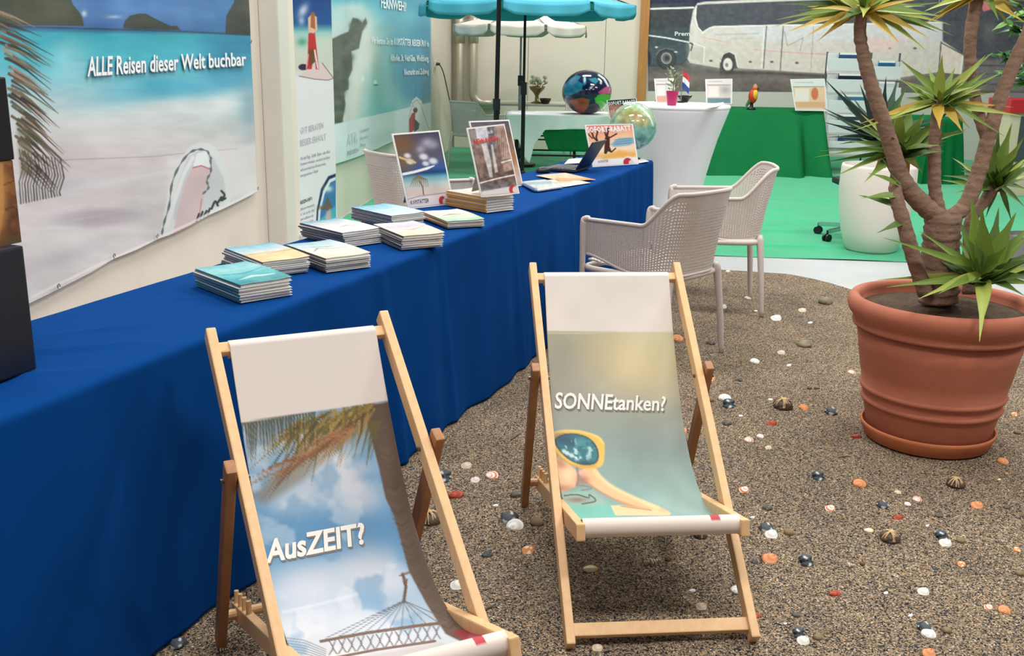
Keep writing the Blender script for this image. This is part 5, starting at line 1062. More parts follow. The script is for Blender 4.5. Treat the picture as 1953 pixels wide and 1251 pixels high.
# ------------------------------------------------------------------ high table with stretch cover and its things
ht = np.array([1.235, 8.03, Z0]); HTZ = 1.105
hb = thing('bar_table', 'round high table in a white stretch cover', 'table', ht)
prof = [(.002, 1.117), (.36, 1.117), (.392, 1.113), (.402, 1.10), (.398, 1.075), (.365, .98), (.325, .86), (.288, .72), (.255, .58), (.225, .42), (.212, .30), (.225, .18), (.262, .06), (.285, .014)]
V = []; seg = 64
for r_, z in prof:
    for k in range(seg):
        a = 2*PI*k/seg; lob = 1+.22*max(0, (.42-z)/.42)*math.cos(4*a+.6); V.append((ht[0]+r_*lob*math.cos(a), ht[1]+r_*lob*math.sin(a), ht[2]+z-.0))
Fc = [(i*seg+k, i*seg+(k+1) % seg, (i+1)*seg+(k+1) % seg, (i+1)*seg+k) for i in range(len(prof)-1) for k in range(seg)]+[tuple(range(seg-1, -1, -1))]
obj('stretch_cover', V, Fc, mat('stretch_white', S(226, 226, 232), .7), hb, smooth=True)
MB().lathe([(.40, 1.120), (.408, 1.112), (.408, 1.10), (.40, 1.092)], ht, 64).build('top_cap', M_white_cloth, hb, smooth=True)
TZ2 = Z0+1.121
pp = gz(1281, 201, TZ2)
po = thing('flower_pot', 'magenta pot with a small succulent on the high table', 'pot plant', (pp[0], pp[1], TZ2))
MB().lathe([(.034, 0), (.046, .10), (.047, .105), (.042, .105), (.03, .02)], (pp[0], pp[1], TZ2), 24).build('pot', mat('magenta_glaze', S(176, 36, 96), .3), po, smooth=False)
M_succ = mat('succulent_leaf', S(112, 132, 92), .5, noise=(30, .3, S(150, 164, 124)))
R = np.random.default_rng(8)
for k in range(46):
    a = R.uniform(0, 2*PI); h_ = R.uniform(.10, .26); r_ = R.uniform(.0, .055)*(1.1-h_*1.5); b = np.array([pp[0]+r_*math.cos(a), pp[1]+r_*math.sin(a), TZ2+h_]); d = np.array([math.cos(a)*.7, math.sin(a)*.7, R.uniform(.1, .8)]); d /= np.linalg.norm(d); w_ = np.cross(d, UZ); w_ /= np.linalg.norm(w_)+1e-9; L_ = R.uniform(.03, .045)
    obj('leaf', [b, b+d*L_*.5+w_*.010, b+d*L_, b+d*L_*.5-w_*.010, b+d*L_*.5+np.cross(w_, d)*.005], [(0, 1, 4), (1, 2, 4), (2, 3, 4), (3, 0, 4)], M_succ, po)
MB().tube([(pp[0], pp[1], TZ2+.03), (pp[0]+.01, pp[1], TZ2+.20), (pp[0]+.05, pp[1], TZ2+.27), (pp[0]+.09, pp[1], TZ2+.25)], .004, 6).build('stem', MATS['stem_green'], po)
bp2 = gz(1306, 195, TZ2); tag(MB().lathe([(.025, 0), (.028, .004), (.05, .035), (.06, .052), (.056, .052), (.03, .014), (.001, .01)], (bp2[0], bp2[1]+.02, TZ2), 24).build('bowl', mat('black_bowl', S(30, 30, 34), .25), smooth=True), 'small black bowl beside the magenta pot', 'bowl')
fp = gy(1299, 185, 8.24); fl = thing('table_flag', 'small red, white and blue table flag behind the black bowl', 'flag', (fp[0], fp[1], TZ2))
MB().lathe([(.03, 0), (.03, .01), (.006, .014)], (fp[0], fp[1], TZ2), 16).build('base', M_black_pl, fl); MB().tube([(fp[0], fp[1], TZ2), (fp[0], fp[1], TZ2+.27)], .004, 6).build('flag_pole', M_silver, fl)
for k, cc in enumerate(((196, 70, 74), (236, 236, 238), (50, 74, 150))):
    G = np.array([[(fp[0]+.005+.02*q+.035*q*(2-k)/2+(.018*k*q), fp[1]+.012*math.sin(q*6+k), TZ2+.25-.045*k-.045*s_-.05*q) for q in np.linspace(0, 1, 8)] for s_ in (0, 1)]); MB().grid(G).build('stripe', mat('flag_%d' % k, S(*cc), .7), fl, solid=.001)
pq = [gz(x, y, TZ2+.002) for x, y in ((1346, 207), (1368, 204), (1380, 200), (1358, 202))]
tag(obj('leaflet', np.vstack([pq, np.array(pq)+UZ*np.array([[.004], [.004], [.02], [.015]])]), [(0, 1, 2, 3), (7, 6, 5, 4), (0, 4, 5, 1), (1, 5, 6, 2), (2, 6, 7, 3), (3, 7, 4, 0)], M_white_cloth), 'white folded leaflet at the right rim of the high table', 'leaflet')
def pinfo(seed):
    def f(X, Y):
        p = Paint(X, Y, (226, 224, 224)); y0, y1 = Y.min(), Y.max(); x0, x1 = X.min(), X.max(); h_ = y1-y0; w_ = x1-x0
        p.stroke([(x0+.1*w_, y0+.1*h_), (x0+.6*w_, y0+.1*h_)], 2, (180, 180, 184), .8); p.poly([(x0+.05*w_, y0+.26*h_), (x1-.05*w_, y0+.26*h_), (x1-.05*w_, y0+.95*h_), (x0+.05*w_, y0+.95*h_)], [(206, 208, 206), (214, 206, 200), (232, 196, 164)][seed], 1, 1); p.poly([(x0+.1*w_, y0+.3*h_), (x0+.5*w_, y0+.3*h_), (x0+.5*w_, y0+.72*h_), (x0+.1*w_, y0+.72*h_)], (236, 226, 222), .9, 1); p.stroke([(x0+.05*w_, y0+.24*h_), (x1-.05*w_, y0+.24*h_)], 1.2, (90, 90, 94), .8)
        if seed == 0: p.poly([(x0+.05*w_, y0+.75*h_), (x1, y0+.7*h_), (x1, y1), (x0, y1)], (214, 150, 136), .8, 4)
        elif seed == 1: p.blob(x0+.75*w_, y0+.45*h_, 10, 8, (150, 150, 156), .7); p.poly([(x0+.05*w_, y0+.78*h_), (x1-.05*w_, y0+.78*h_), (x1-.05*w_, y1), (x0+.05*w_, y1)], (96, 132, 142), .9, 2)
        else: p.ell(x0+.66*w_, y0+.46*h_, .10*w_, .2*h_, (206, 110, 76), .9); p.poly([(x0+.05*w_, y0+.72*h_), (x1-.05*w_, y0+.72*h_), (x1-.05*w_, y0+.9*h_), (x0+.05*w_, y0+.9*h_)], (222, 170, 136), .9, 2)
        return p
    return f
poster('info_display', 'white info card half hidden behind the magenta pot', 'sign', [(1252, 196), (1288, 196), (1286, 149), (1248, 150)], TZ2, .12, pinfo(0), 30, 36, (240, 240, 242), True, 'white info cards')
poster('info_display', 'white info card at the right side of the high table', 'sign', [(1347, 197), (1396, 198), (1397, 150), (1345, 151)], TZ2, .12, pinfo(1), 40, 40, (240, 240, 242), False, 'white info cards')
# ------------------------------------------------------------------ green draped table with parrot and card
def draped(name, label, top, bot, zt, m, folds, seed, n=150, rows=34):
    """cloth over a box table: top and bottom are (x0,x1,y0,y1)"""
    def rect(r, k):
        x0, x1, y0, y1 = r; L_ = [(x0, y0), (x1, y0), (x1, y1), (x0, y1), (x0, y0)]; s_ = k*4; i = min(int(s_), 3); f = s_-i; return np.array(L_[i])*(1-f)+np.array(L_[i+1])*f
    cx_, cy_ = (top[0]+top[1])/2, (top[2]+top[3])/2; V = []
    G = np.zeros((rows, n, 3))
    for i, s_ in enumerate(np.linspace(0, 1, rows)):
        for j in range(n):
            k = j/(n-1); a = rect(top, k); b = rect(bot, k); q = s_**.85; p = a*(1-q)+b*q; o_ = p-np.array([cx_, cy_]); o_ /= np.linalg.norm(o_)
            w_ = .03*math.sin(k*2*PI*11+seed)*s_+.025*vnoise(np.array([k*23.]), np.array([s_*1.5]), seed)[0]*s_
            for kc, am, wd in folds: w_ += am*math.exp(-((k-kc-.012*s_)/wd)**2)*s_**.7
            p = p+o_*w_; z = zt*(1-s_)+.004+Z0*s_
            if i < 2: z = zt-.006*i
            G[i, j] = (p[0], p[1], z)
    mb = MB().grid(G); mb.add([*G[0, :-1]], [tuple(range(n-1))]); return tag(mb.build(name, m, smooth=True), label, 'tablecloth')
gl, gr = gz(1395, 211, .765), gz(1572, 213, .765)
bl_, br_ = gz(1352, 336), gz(1592, 337)
gtop = (gl[0], gr[0], 13.75, 14.6)
table_frame('table under the long green cloth with the parrot', gtop[0]+.03, gtop[1]-.03, 13.78, 14.57, .75)
draped('green_tablecloth', 'green tablecloth reaching the carpet under the parrot figure', gtop, (bl_[0], br_[0]-.06, 13.0, 14.8), .768, M_green_cloth, [(.17, .14, .016), (.205, -.10, .014), (.225, .12, .012), (.02, .06, .02)], 3)
pr_ = gz(1433, 211, .772); pz = .772; py_ = 13.85; px_ = gy(1433, 205, py_)[0]
pt_ = thing('parrot_figure', 'small red and yellow parrot figure standing on the green cloth', 'figurine', (px_, py_, pz))
MB().lathe([(.06, 0), (.06, .015), (.025, .03), (.02, .09)], (px_, py_, pz), 16).build('base', M_black_pl, pt_, smooth=True)
def egg(c, r, name, m, parent): 
    th = np.linspace(0, PI, 12)[:, None]; ph = np.linspace(0, 2*PI, 18)[None, :]; G = np.stack([c[0]+r[0]*np.sin(th)*np.cos(ph), c[1]+r[1]*np.sin(th)*np.sin(ph), c[2]+r[2]*np.cos(th)+0*ph], 2); return MB().grid(G).build(name, m, parent, smooth=True)
egg((px_+.01, py_, pz+.17), (.06, .055, .095), 'body', mat('parrot_red', S(206, 62, 40), .5), pt_); egg((px_+.03, py_-.02, pz+.19), (.04, .045, .07), 'wing', mat('parrot_yellow', S(236, 190, 52), .5), pt_); egg((px_+.03, py_-.01, pz+.275), (.035, .035, .038), 'head', mat('parrot_orange', S(222, 110, 50), .5), pt_)
MB().tube([(px_-.02, py_, pz+.12), (px_-.07, py_, pz+.04)], [.03, .015], 8).build('tail', mat('parrot_green', S(70, 110, 60), .5), pt_); MB().tube([(px_+.03, py_, pz+.30), (px_+.03, py_, pz+.33)], [.03, .012], 10).build('crest', mat('parrot_grey', S(150, 140, 130), .5), pt_); MB().tube([(px_+.055, py_-.02, pz+.275), (px_+.075, py_-.03, pz+.255)], [.014, .004], 8).build('beak', M_black_pl, pt_)
poster('info_display', 'orange and white info card on the green cloth', 'sign', [(1517, 211), (1579, 212), (1573, 150), (1507, 151)], .775, .14, pinfo(2), 50, 44, (240, 240, 242), True, 'white info cards')
# a further green-draped table at the right, half hidden by the yucca
q0, q1 = gy(1776, 250, 12.6), gy(1832, 250, 12.6)
table_frame('table under the far green cloth behind the yucca', q0[0]+.03, q1[0]-.03, 12.65, 13.3, .75)
draped('green_tablecloth', 'dark green cloth on a table half hidden behind the yucca', (q0[0], q1[0], 12.6, 13.35), (q0[0]-.08, q1[0]+.08, 12.5, 13.45), .768, M_green_cloth, [(.1, .05, .02)], 9, 100, 20)
# red-topped beige counter at the right edge
kc = gy(1990, 230, 11.5)
kt = thing('sales_counter', 'beige counter with a red top panel at the right edge', 'counter', (kc[0], 11.8, Z0))
zr1, zr0 = gy(1940, 190, 11.5)[2], gy(1940, 216, 11.5)[2]; kx0, kx1 = gy(1926, 215, 11.5)[0], gy(2090, 215, 11.5)[0]
MB().box(((kx0+kx1)/2, 11.8, (Z0+zr0)/2), (kx1-kx0-.06, .5, zr0-Z0), bev=.006).build('body', mat('beige_laminate', S(206, 190, 166), .5), kt); MB().box(((kx0+kx1)/2, 11.78, (zr0+zr1)/2), (kx1-kx0, .56, zr1-zr0), bev=.006).build('red_panel', mat('red_laminate', S(186, 36, 46), .4), kt)
MB().box((gy(1960, 260, 11.5)[0], 11.545, .62), (.16, .02, .5)).build('dark_panel', mat('dark_grey_laminate', S(66, 74, 82), .5), kt)
# ------------------------------------------------------------------ brochure rack
M_acryl = mat('frosted_acrylic', S(232, 234, 240), .25, alpha=.92); M_rackdark = mat('rack_rail', S(110, 112, 118), .4, .5)
ry = 13.45
rk = thing('brochure_rack', 'tiered white brochure rack behind the yucca', 'rack', (gy(1660, 200, ry)[0], ry+.2, Z0))
rx0, rx1, rx2 = gy(1592, 150, ry)[0], gy(1676, 150, ry)[0], gy(1734, 150, ry)[0]
tiers = [(104, .30), (144, .24), (184, .16), (222, .08), (262, .0)]
bcol = [(52, 84, 130), (60, 60, 72), (40, 100, 150), (30, 34, 54), (24, 66, 100), (206, 210, 216), (70, 120, 160), (34, 40, 60)]; bi = 0
names = ['upper left', 'second left', 'middle left', 'fourth left', 'lowest left', 'upper right', 'second right', 'middle right', 'fourth right', 'lowest right']
for col_, (xa, xb) in enumerate(((rx0, rx1), (rx1+.03, rx2))):
    for i, (yt, dy) in enumerate(tiers):
        yt2 = yt+(0 if col_ == 0 else 14); z1 = gy(1640, yt2, ry+dy)[2]; z0 = gy(1640, yt2+34, ry+dy)[2]; yy = ry+dy
        tr = MB().box(((xa+xb)/2, yy, (z0+z1)/2-.02), (xb-xa, .006, (z1-z0)*.72), bev=.002).build('tray_front', M_acryl, rk)
        MB().box(((xa+xb)/2, yy+.05, z0+.005), (xb-xa, .10, .008)).build('tray_floor', M_acryl, rk); MB().box(((xa+xb)/2, yy+.10, (z0+z1)/2+.01), (xb-xa, .006, z1-z0), bev=.002).build('tray_back', M_acryl, rk)
        if bi < 99 and i in (0, 1, 2, 3, 4):
            c_ = bcol[(i*3+col_*2) % len(bcol)]; wdt = (xb-xa)*.62; xc = (xa+xb)/2+(.02 if col_ == 0 else -.01)
            b_ = MB().box((xc, yy+.035, z0+.012+(z1-z0)*.52), (wdt, .018, (z1-z0)*1.02), bev=.001).build('rack_brochure', cover_mat(c_)); tag(b_, 'brochure standing in the %s tray of the white rack' % names[col_*5+i], 'brochure', 'brochures in the white rack')
            MB().box((xc, yy+.0255, z0+.012+(z1-z0)*.98), (wdt*.96, .001, (z1-z0)*.12)).build('title_band', M_white_print, b_)
for x in (rx0, rx1+.015, rx2): MB().bar((x, ry+.42, Z0+.06), (x, ry+.42, gy(1640, 100, ry+.42)[2]), .02, .02).build('post', M_rackdark, rk)
for x in (rx0, rx2): MB().bar((x, ry-.05, Z0+.05), (x, ry+.45, Z0+.05), .025, .025).build('foot_rail', M_rackdark, rk); MB().tube([(x-.012, ry-.04, Z0+.02), (x+.012, ry-.04, Z0+.02)], .022, 12).build('castor', M_black_pl, rk); MB().tube([(x-.012, ry+.44, Z0+.02), (x+.012, ry+.44, Z0+.02)], .022, 12).build('castor', M_black_pl, rk)
MB().bar((rx0, ry-.03, .32), (rx2, ry-.03, .32), .012, .012, (0, 0, 1)).build('lower_rail', M_rackdark, rk)
# ------------------------------------------------------------------ office chair behind the white planter
oc = np.array([2.90, 8.60, Z0]); of = thing('office_chair', 'office chair with chrome star base behind the white planter', 'chair', oc); M_chrome = mat('chrome', S(196, 200, 204), .18, 1.0)
a0 = math.atan2(8.887-8.60, 2.576-2.90)
for k in range(5):
    a = a0+k*2*PI/5; e = oc+np.array([.335*math.cos(a), .335*math.sin(a), .085]); sb = oc+np.array([0, 0, .115])
    lg = MB().bar(sb, e, .035, .022, UZ, .005).build('base_leg', M_chrome, of); b_ = np.array([-math.sin(a), math.cos(a), 0])
    for sg in (-1, 1): MB().tube([e+b_*.008*sg-UZ*.053, e+b_*.026*sg-UZ*.053], .032, 16).build('castor_wheel', M_black_pl, lg)
    MB().tube([e-UZ*.06, e+UZ*.01], .009, 8).build('castor_stem', M_black_pl, lg)
MB().tube([oc+UZ*.07, oc+UZ*.18], .045, 16).tube([oc+UZ*.1, oc+UZ*.44], .025, 12).build('column', M_chrome, of); MB().box(oc+UZ*.47+np.array([.05, .06, 0]), (.44, .40, .06), bev=.025).build('seat', mat('black_fabric', S(34, 36, 40), .8), of)
# white planter
wp = np.array([2.863, 8.09, Z0]); wt = gy(1690, 312, 8.05)[2]
tag(MB().lathe([(.0, .004), (.185, .0), (.205, .02), (.245, .16), (.278, .34), (.290, .50), (.286, wt-.02), (.280, wt), (.262, wt), (.262, wt-.07), (.0, wt-.07)], wp, 48).build('planter', mat('white_planter', S(226, 216, 208), .5), smooth=True), 'tall rounded white planter on the green carpet', 'planter')
# ================================================================== TERRACOTTA POT AND YUCCA
PY0 = 3.905; pcx = gy(1783, 700, PY0)[0]; PC = np.array([pcx, PY0, 0.0])
M_terra = mat('terracotta', S(170, 98, 74), .75, noise=(4.5, .35, S(186, 112, 88)), bump=(90, .08)); M_terra_l = mat('orange_terracotta', S(204, 124, 84), .7, noise=(5, .3, S(190, 108, 68)), bump=(90, .06))
M_soil = mat('potting_soil', S(92, 72, 54), .95, noise=(60, .3, S(54, 42, 32)), bump=(80, .8))
pot = thing('terracotta_pot', 'large terracotta pot with rolled rim and two bands', 'pot', PC)
body = [(.0, .022), (.228, .020), (.234, .03), (.257, .145), (.259, .152), (.267, .156), (.270, .164), (.266, .172), (.262, .176), (.266, .198), (.268, .204), (.276, .208), (.279, .216), (.275, .224), (.271, .228), (.284, .29), (.300, .38), (.315, .462)]
rim = [(.313, .462), (.330, .466), (.334, .476), (.328, .486), (.334, .50), (.350, .52), (.3585, .545), (.357, .565), (.345, .582), (.328, .586), (.314, .578), (.308, .56), (.306, .50)]
MB().lathe(body, PC, 80).build('pot_body', M_terra, pot, smooth=True); MB().lathe(rim, PC, 80).build('rim', M_terra, pot, smooth=True)
g = MB(); n = 26
G = np.array([[(PC[0]+.307*r_*math.cos(a), PC[1]+.307*r_*math.sin(a), .535+.012*math.sin(9*r_+a*3)*r_*(1-r_)*3+.02*(1-r_)) for a in np.linspace(0, 2*PI, 48)] for r_ in np.linspace(.02, 1, n)]); g.grid(G); g.build('soil', M_soil, pot, smooth=True)
tag(MB().lathe([(.0, .004), (.228, .0), (.240, .006), (.256, .050), (.259, .062), (.254, .066), (.250, .060), (.243, .018), (.0, .016)], PC, 80).build('pot_saucer', M_terra_l, smooth=True), 'orange terracotta saucer under the large pot', 'saucer')
M_bark = mat('yucca_bark', S(160, 130, 110), .9, noise=(14, .3, S(116, 90, 76), (1, 1, 5)), bump=(50, .7))
M_leafs = [mat('yucca_green', S(132, 158, 68), .45, noise=(7, .3, S(104, 134, 54), (1, 6, 6))), mat('yucca_dark', S(98, 126, 60), .45, noise=(7, .3, S(76, 106, 50), (1, 6, 6))), mat('yucca_lime', S(176, 186, 92), .45, noise=(7, .3, S(146, 164, 72), (1, 6, 6))), mat('yucca_yellow', S(212, 176, 66), .5, noise=(7, .3, S(188, 160, 70), (1, 6, 6)))]
M_darkleaf = [mat('deep_green_leaf', S(40, 74, 52), .4), mat('blackgreen_leaf', S(30, 48, 44), .4), mat('mid_green_leaf', S(64, 104, 58), .4)]
def leaf_mesh(name, m, droop, n=9):
    """blade of unit length along +x, unit half width, slightly folded, sagging by droop"""
    V = []; Fc = []
    for i, t in enumerate(np.linspace(0, 1, n)):
        w = (.55+.75*math.sin(PI*min(1, t*1.15+.12)))*(1-t**3)**.8 if t < 1 else 0.0
        w = max(w, .02); x = t; z = -droop*t*t
        V += [(x, -w*.5, z+.10*w*.15), (x, 0, z-.10*w*.12), (x, w*.5, z+.10*w*.15)]
    for i in range(n-1):
        a = i*3; Fc += [(a, a+1, a+4, a+3), (a+1, a+2, a+5, a+4)]
    me = bpy.data.meshes.new(name); me.from_pydata(V, [], Fc); me.materials.append(m); me.polygons.foreach_set('use_smooth', [True]*len(Fc)); me.update(); return me
LEAF = {}
def leaf(parent, base, tip, width, mk, droop=.12, mats=None, nm='leaf'):
    mats = mats or M_leafs; key = (mats[mk].name, round(droop, 2))
    if key not in LEAF: LEAF[key] = leaf_mesh('leaf', mats[mk], droop)
    base = np.asarray(base, float); tip = np.asarray(tip, float)
    d = tip-base; L = np.linalg.norm(d); d /= L
    # aim so that the sagging tip lands on the target
    side = UZ*.55+np.array([-.25, -.75, .1]); upv = side-d*(side@d); nu = np.linalg.norm(upv)
    upv /= nu; d2 = d+upv*droop; k = np.linalg.norm(d2); d2 /= k; L2 = L*k/(1+droop*droop)
    up2 = upv-d2*(upv@d2); up2 /= np.linalg.norm(up2); sd = np.cross(up2, d2)
    o = bpy.data.objects.new(nm, LEAF[key]); COL.objects.link(o); o.parent = parent
    b = base-origin(parent)
    M_ = Matrix([[d2[0]*L2, sd[0]*width, up2[0]*L2, b[0]], [d2[1]*L2, sd[1]*width, up2[1]*L2, b[1]], [d2[2]*L2, sd[2]*width, up2[2]*L2, b[2]], [0, 0, 0, 1]])
    o.matrix_basis = M_; return o
yu = thing('yucca', 'branching yucca with spiky leaf crowns in the terracotta pot', 'plant', (PC[0], PC[1], .54))
def Yp(px, py, dy=0.0): return gy(px, py, PY0+dy)
def branch(pts, w0, w1, name='branch'):
    P = smooth_line([Yp(*q) for q in pts], 10); r_ = np.linspace(w0, w1, len(P))*.5*(1+.04*np.sin(np.arange(len(P))*2.1+.7*np.sin(np.arange(len(P))))+.03*rng.normal(0, 1, len(P)))
    return MB().tube(P, r_, 14).build(name, M_bark, yu, smooth=True)
branch([(1790, 575), (1792, 520), (1795, 460), (1800, 408)], .15, .135, 'trunk')
branch([(1800, 425), (1755, 385, -.01), (1722, 345, -.02), (1703, 290, -.03), (1686, 235, -.04), (1664, 170, -.04), (1648, 110, -.04), (1640, 60, -.04), (1646, 12, -.03)], .076, .040)
branch([(1798, 425), (1784, 370, .02), (1782, 300, .02), (1785, 240, .02), (1790, 190, .02)], .052, .040)
branch([(1800, 425), (1842, 390, .03), (1866, 330, .05), (1884, 265, .06), (1905, 195, .07), (1930, 130, .08), (1962, 60, .09), (1985, 0, .1)], .064, .046)
branch([(1882, 270, .06), (1862, 200, .10), (1851, 130, .13), (1851, 70, .13), (1862, 5, .13), (1872, -20, .13)], .042, .05)
branch([(1765, 560, -.06), (1742, 490, -.08), (1722, 420, -.08), (1708, 365, -.04), (1716, 310, .08), (1722, 290, .10)], .06, .045)
branch([(1850, 560, .08), (1850, 480, .1), (1852, 420, .12), (1880, 380, .14), (1897, 352, .14)], .06, .04)
R = np.random.default_rng(12)
def crown(c, tips, rnd, Lr, wr, mats=None, parent=None, place=Yp, up=.3, seedmk=(0, 0, 1, 2), dyr=.22, spread=2*PI, a0=0):
    """c: (px,py,dy). tips: (px,py,dy,width m,material,droop)"""
    parent = parent or yu; b = place(*c)
    for q in tips:
        px, py, dy, w_, mk, dr = q; leaf(parent, b+R.normal(0, .008, 3), place(px, py, c[2]+dy), w_, mk, dr, mats)
    for k in range(rnd):
        a = a0+R.uniform(0, spread); el = R.uniform(-.35, 1.25)*up+R.uniform(-.1, .5); L = R.uniform(*Lr); d = np.array([math.cos(a)*math.cos(el), math.sin(a)*math.cos(el), math.sin(el)])
        leaf(parent, b+R.normal(0, .006, 3)-UZ*R.uniform(0, .03), b+d*L, R.uniform(*wr), seedmk[R.integers(0, len(seedmk))], R.uniform(.08, .25), mats)
W1, W2, W3 = .024, .030, .038
crown((1648, 14, -.03), [(1480, 38, -.1, W1, 0, .05), (1470, 52, -.05, W1, 2, .1), (1500, 62, .05, W2, 3, .12), (1535, 72, -.1, W2, 3, .16), (1560, 78, .0, W1, 3, .12), (1515, 20, .1, W1, 0, .05), (1485, 8, .1, W1, 1, .05), (1800, 32, -.05, W2, 0, .1), (1815, 48, .05, W1, 2, .1), (1790, 62, .08, W2, 2, .12), (1775, 75, -.08, W1, 3, .15), (1715, 82, -.12, W2, 3, .14), (1768, 98, -.06, W1, 2, .15), (1822, 70, .1, W1, 0, .12), (1765, 12, 0, W1, 0, .05), (1800, 4, .1, W1, 1, .02), (1580, -12, .0, W1, 1, .05), (1700, -20, .0, W1, 0, .05), (1646, 34, -.2, W2, 2, .1), (1620, -40, .05, W1, 1, 0), (1680, -45, -.05, W1, 0, 0), (1600, 40, -.15, W2, 1, .1), (1700, 40, .15, W1, 1, .1)], 34, (.2, .34), (.018, .028), seedmk=(0, 0, 1, 2, 3))
crown((1793, 190, .02), [(1797, 104, -.05, .032, 2, 0), (1822, 128, .05, .026, 0, 0), (1880, 105, -.04, W2, 2, 0), (1895, 98, .1, W2, 0, 0), (1912, 138, -.05, .028, 0, .02), (1715, 112, .0, W2, 0, 0), (1625, 250, -.1, .020, 2, .02), (1640, 236, -.05, .022, 3, .05), (1700, 225, -.08, W1, 2, .05), (1953, 222, -.05, W1, 2, .05), (1935, 205, .05, .016, 3, .06), (1918, 262, -.1, .018, 0, .1), (1898, 176, .1, .016, 0, .02), (1792, 246, -.12, .034, 3, 0), (1836, 252, -.08, .03, 3, .05), (1850, 246, .06, W1, 3, .08), (1722, 190, .1, W1, 0, .02), (1760, 150, .08, W1, 1, 0)], 22, (.12, .2), (.02, .03))
crown((1874, -15, .13), [(1762, 22, -.05, W2, 2, .1), (1780, 40, .0, W2, 3, .12), (1775, 30, .1, W1, 0, .1), (1750, 55, 0, .018, 3, .12), (1953, 42, -.1, W2, 3, .06), (1948, 28, .0, W1, 3, .06), (1945, 8, .1, W1, 2, .04), (1905, 40, -.1, W1, 0, .1), (1930, 60, .05, .018, 2, .1)], 8, (.18, .3), (.02, .028), seedmk=(0, 2, 3, 1))
crown((1985, -4, .10), [(1900, -40, 0, .026, 0, .05), (2060, 10, 0, .026, 2, .1)], 26, (.2, .32), (.02, .03), seedmk=(0, 0, 2, 3))
crown((1722, 285, .10), [(1706, 205, .0, .034, 0, 0), (1716, 190, -.06, .032, 2, 0), (1740, 200, .05, .04, 0, 0), (1762, 215, .0, .042, 0, .02), (1690, 228, .05, W3, 1, 0), (1772, 252, .0, .034, 0, .03), (1668, 250, -.05, .034, 0, .02), (1560, 288, -.1, .014, 0, .03), (1552, 300, .0, .012, 2, .03), (1558, 312, -.05, .016, 1, .03), (1590, 338, -.12, .024, 0, .1), (1648, 348, -.15, .034, 0, .1), (1760, 330, -.05, W2, 2, .12), (1735, 345, .05, W2, 3, .1), (1780, 300, .0, .02, 1, .05), (1640, 215, .08, .024, 2, 0)], 30, (.14, .26), (.026, .038), seedmk=(0, 0, 1, 1))
crown((1900, 350, .14), [(1868, 262, .0, .04, 0, 0), (1885, 240, -.05, .034, 0, 0), (1905, 245, .05, .04, 1, 0), (1930, 235, 0, .042, 0, 0), (1953, 262, -.05, .04, 0, .02), (1960, 300, .0, .034, 2, .03), (1958, 335, .05, .026, 2, .05), (1962, 362, .0, .02, 1, .05), (1850, 310, .0, .03, 0, .03), (1955, 395, -.05, .018, 1, .08), (1930, 425, .0, .018, 1, .08), (1880, 415, .0, .018, 1, .1), (1862, 395, .05, .02, 1, .1)], 26, (.12, .22), (.02, .034), seedmk=(0, 0, 1))
crown((1876, 528, -.12), [(1852, 375, .0, .062, 0, 0), (1872, 392, -.1, .055, 0, 0), (1905, 395, .06, .05, 1, 0), (1938, 405, -.05, .06, 0, 0), (1965, 430, .0, .055, 0, .02), (1822, 410, .1, .044, 1, .02), (1835, 442, -.05, .046, 0, .02), (1680, 452, -.05, .026, 0, .06), (1752, 440, .06, .028, 0, .05), (1968, 480, -.05, .05, 1, .05), (1972, 510, -.1, .042, 2, .06), (1985, 545, -.16, .034, 0, .1), (1868, 652, -.36, .046, 2, .38), (1690, 548, -.12, .03, 0, .1), (1672, 534, .1, .022, 2, .06), (1752, 570, -.25, .034, 2, .12), (1790, 560, -.28, .030, 0, .1), (1955, 565, -.25, .03, 1, .1), (1920, 470, -.15, .05, 0, 0), (1858, 455, -.14, .05, 1, 0)], 26, (.14, .26), (.028, .042), seedmk=(0, 1, 1))
for (a, b) in (((1712, 352, -.05), (1655, 330, -.15)), ((1715, 372, -.06), (1642, 378, -.12)), ((1722, 395, -.07), (1636, 372, -.05)), ((1730, 420, -.08), (1672, 445, -.14)), ((1720, 350, -.05), (1680, 300, .0))): leaf(yu, Yp(*a), Yp(*b), .022, int(R.integers(0, 2)), .1)
# dark spiky plant in the white planter
dy_ = thing('dark_yucca', 'dark green spiky plant growing in the white planter', 'plant', (wp[0], wp[1], wp[2]+wt-.07))
Dp = lambda px, py, dy=0.0: gy(px, py, wp[1]+dy)
MB().lathe([(.0, .012), (.255, .012), (.259, .0)], (wp[0], wp[1], wp[2]+wt-.066), 30).build('soil', M_soil, dy_)
MB().tube([(wp[0], wp[1], wp[2]+wt-.07), Dp(1688, 290), Dp(1678, 262)], [.04, .032, .03], 12).build('trunk', M_bark, dy_, smooth=True)
crown((1678, 262, 0), [(1572, 150, 0, .05, 1, 0), (1602, 170, .1, .05, 0, 0), (1568, 205, -.1, .04, 1, .02), (1566, 232, 0, .04, 1, .04), (1575, 262, .1, .035, 0, .05), (1600, 240, -.1, .05, 1, .02), (1652, 140, .1, .06, 1, 0), (1668, 132, 0, .06, 0, 0), (1690, 146, -.1, .06, 1, 0), (1712, 150, .1, .07, 0, 0), (1732, 160, 0, .06, 2, 0), (1640, 160, 0, .05, 1, 0), (1755, 190, 0, .05, 1, .02), (1768, 225, 0, .05, 0, .03), (1600, 275, 0, .035, 1, .08), (1760, 262, 0, .04, 1, .06)], 16, (.3, .5), (.04, .06), M_darkleaf, dy_, Dp, seedmk=(0, 1, 2))
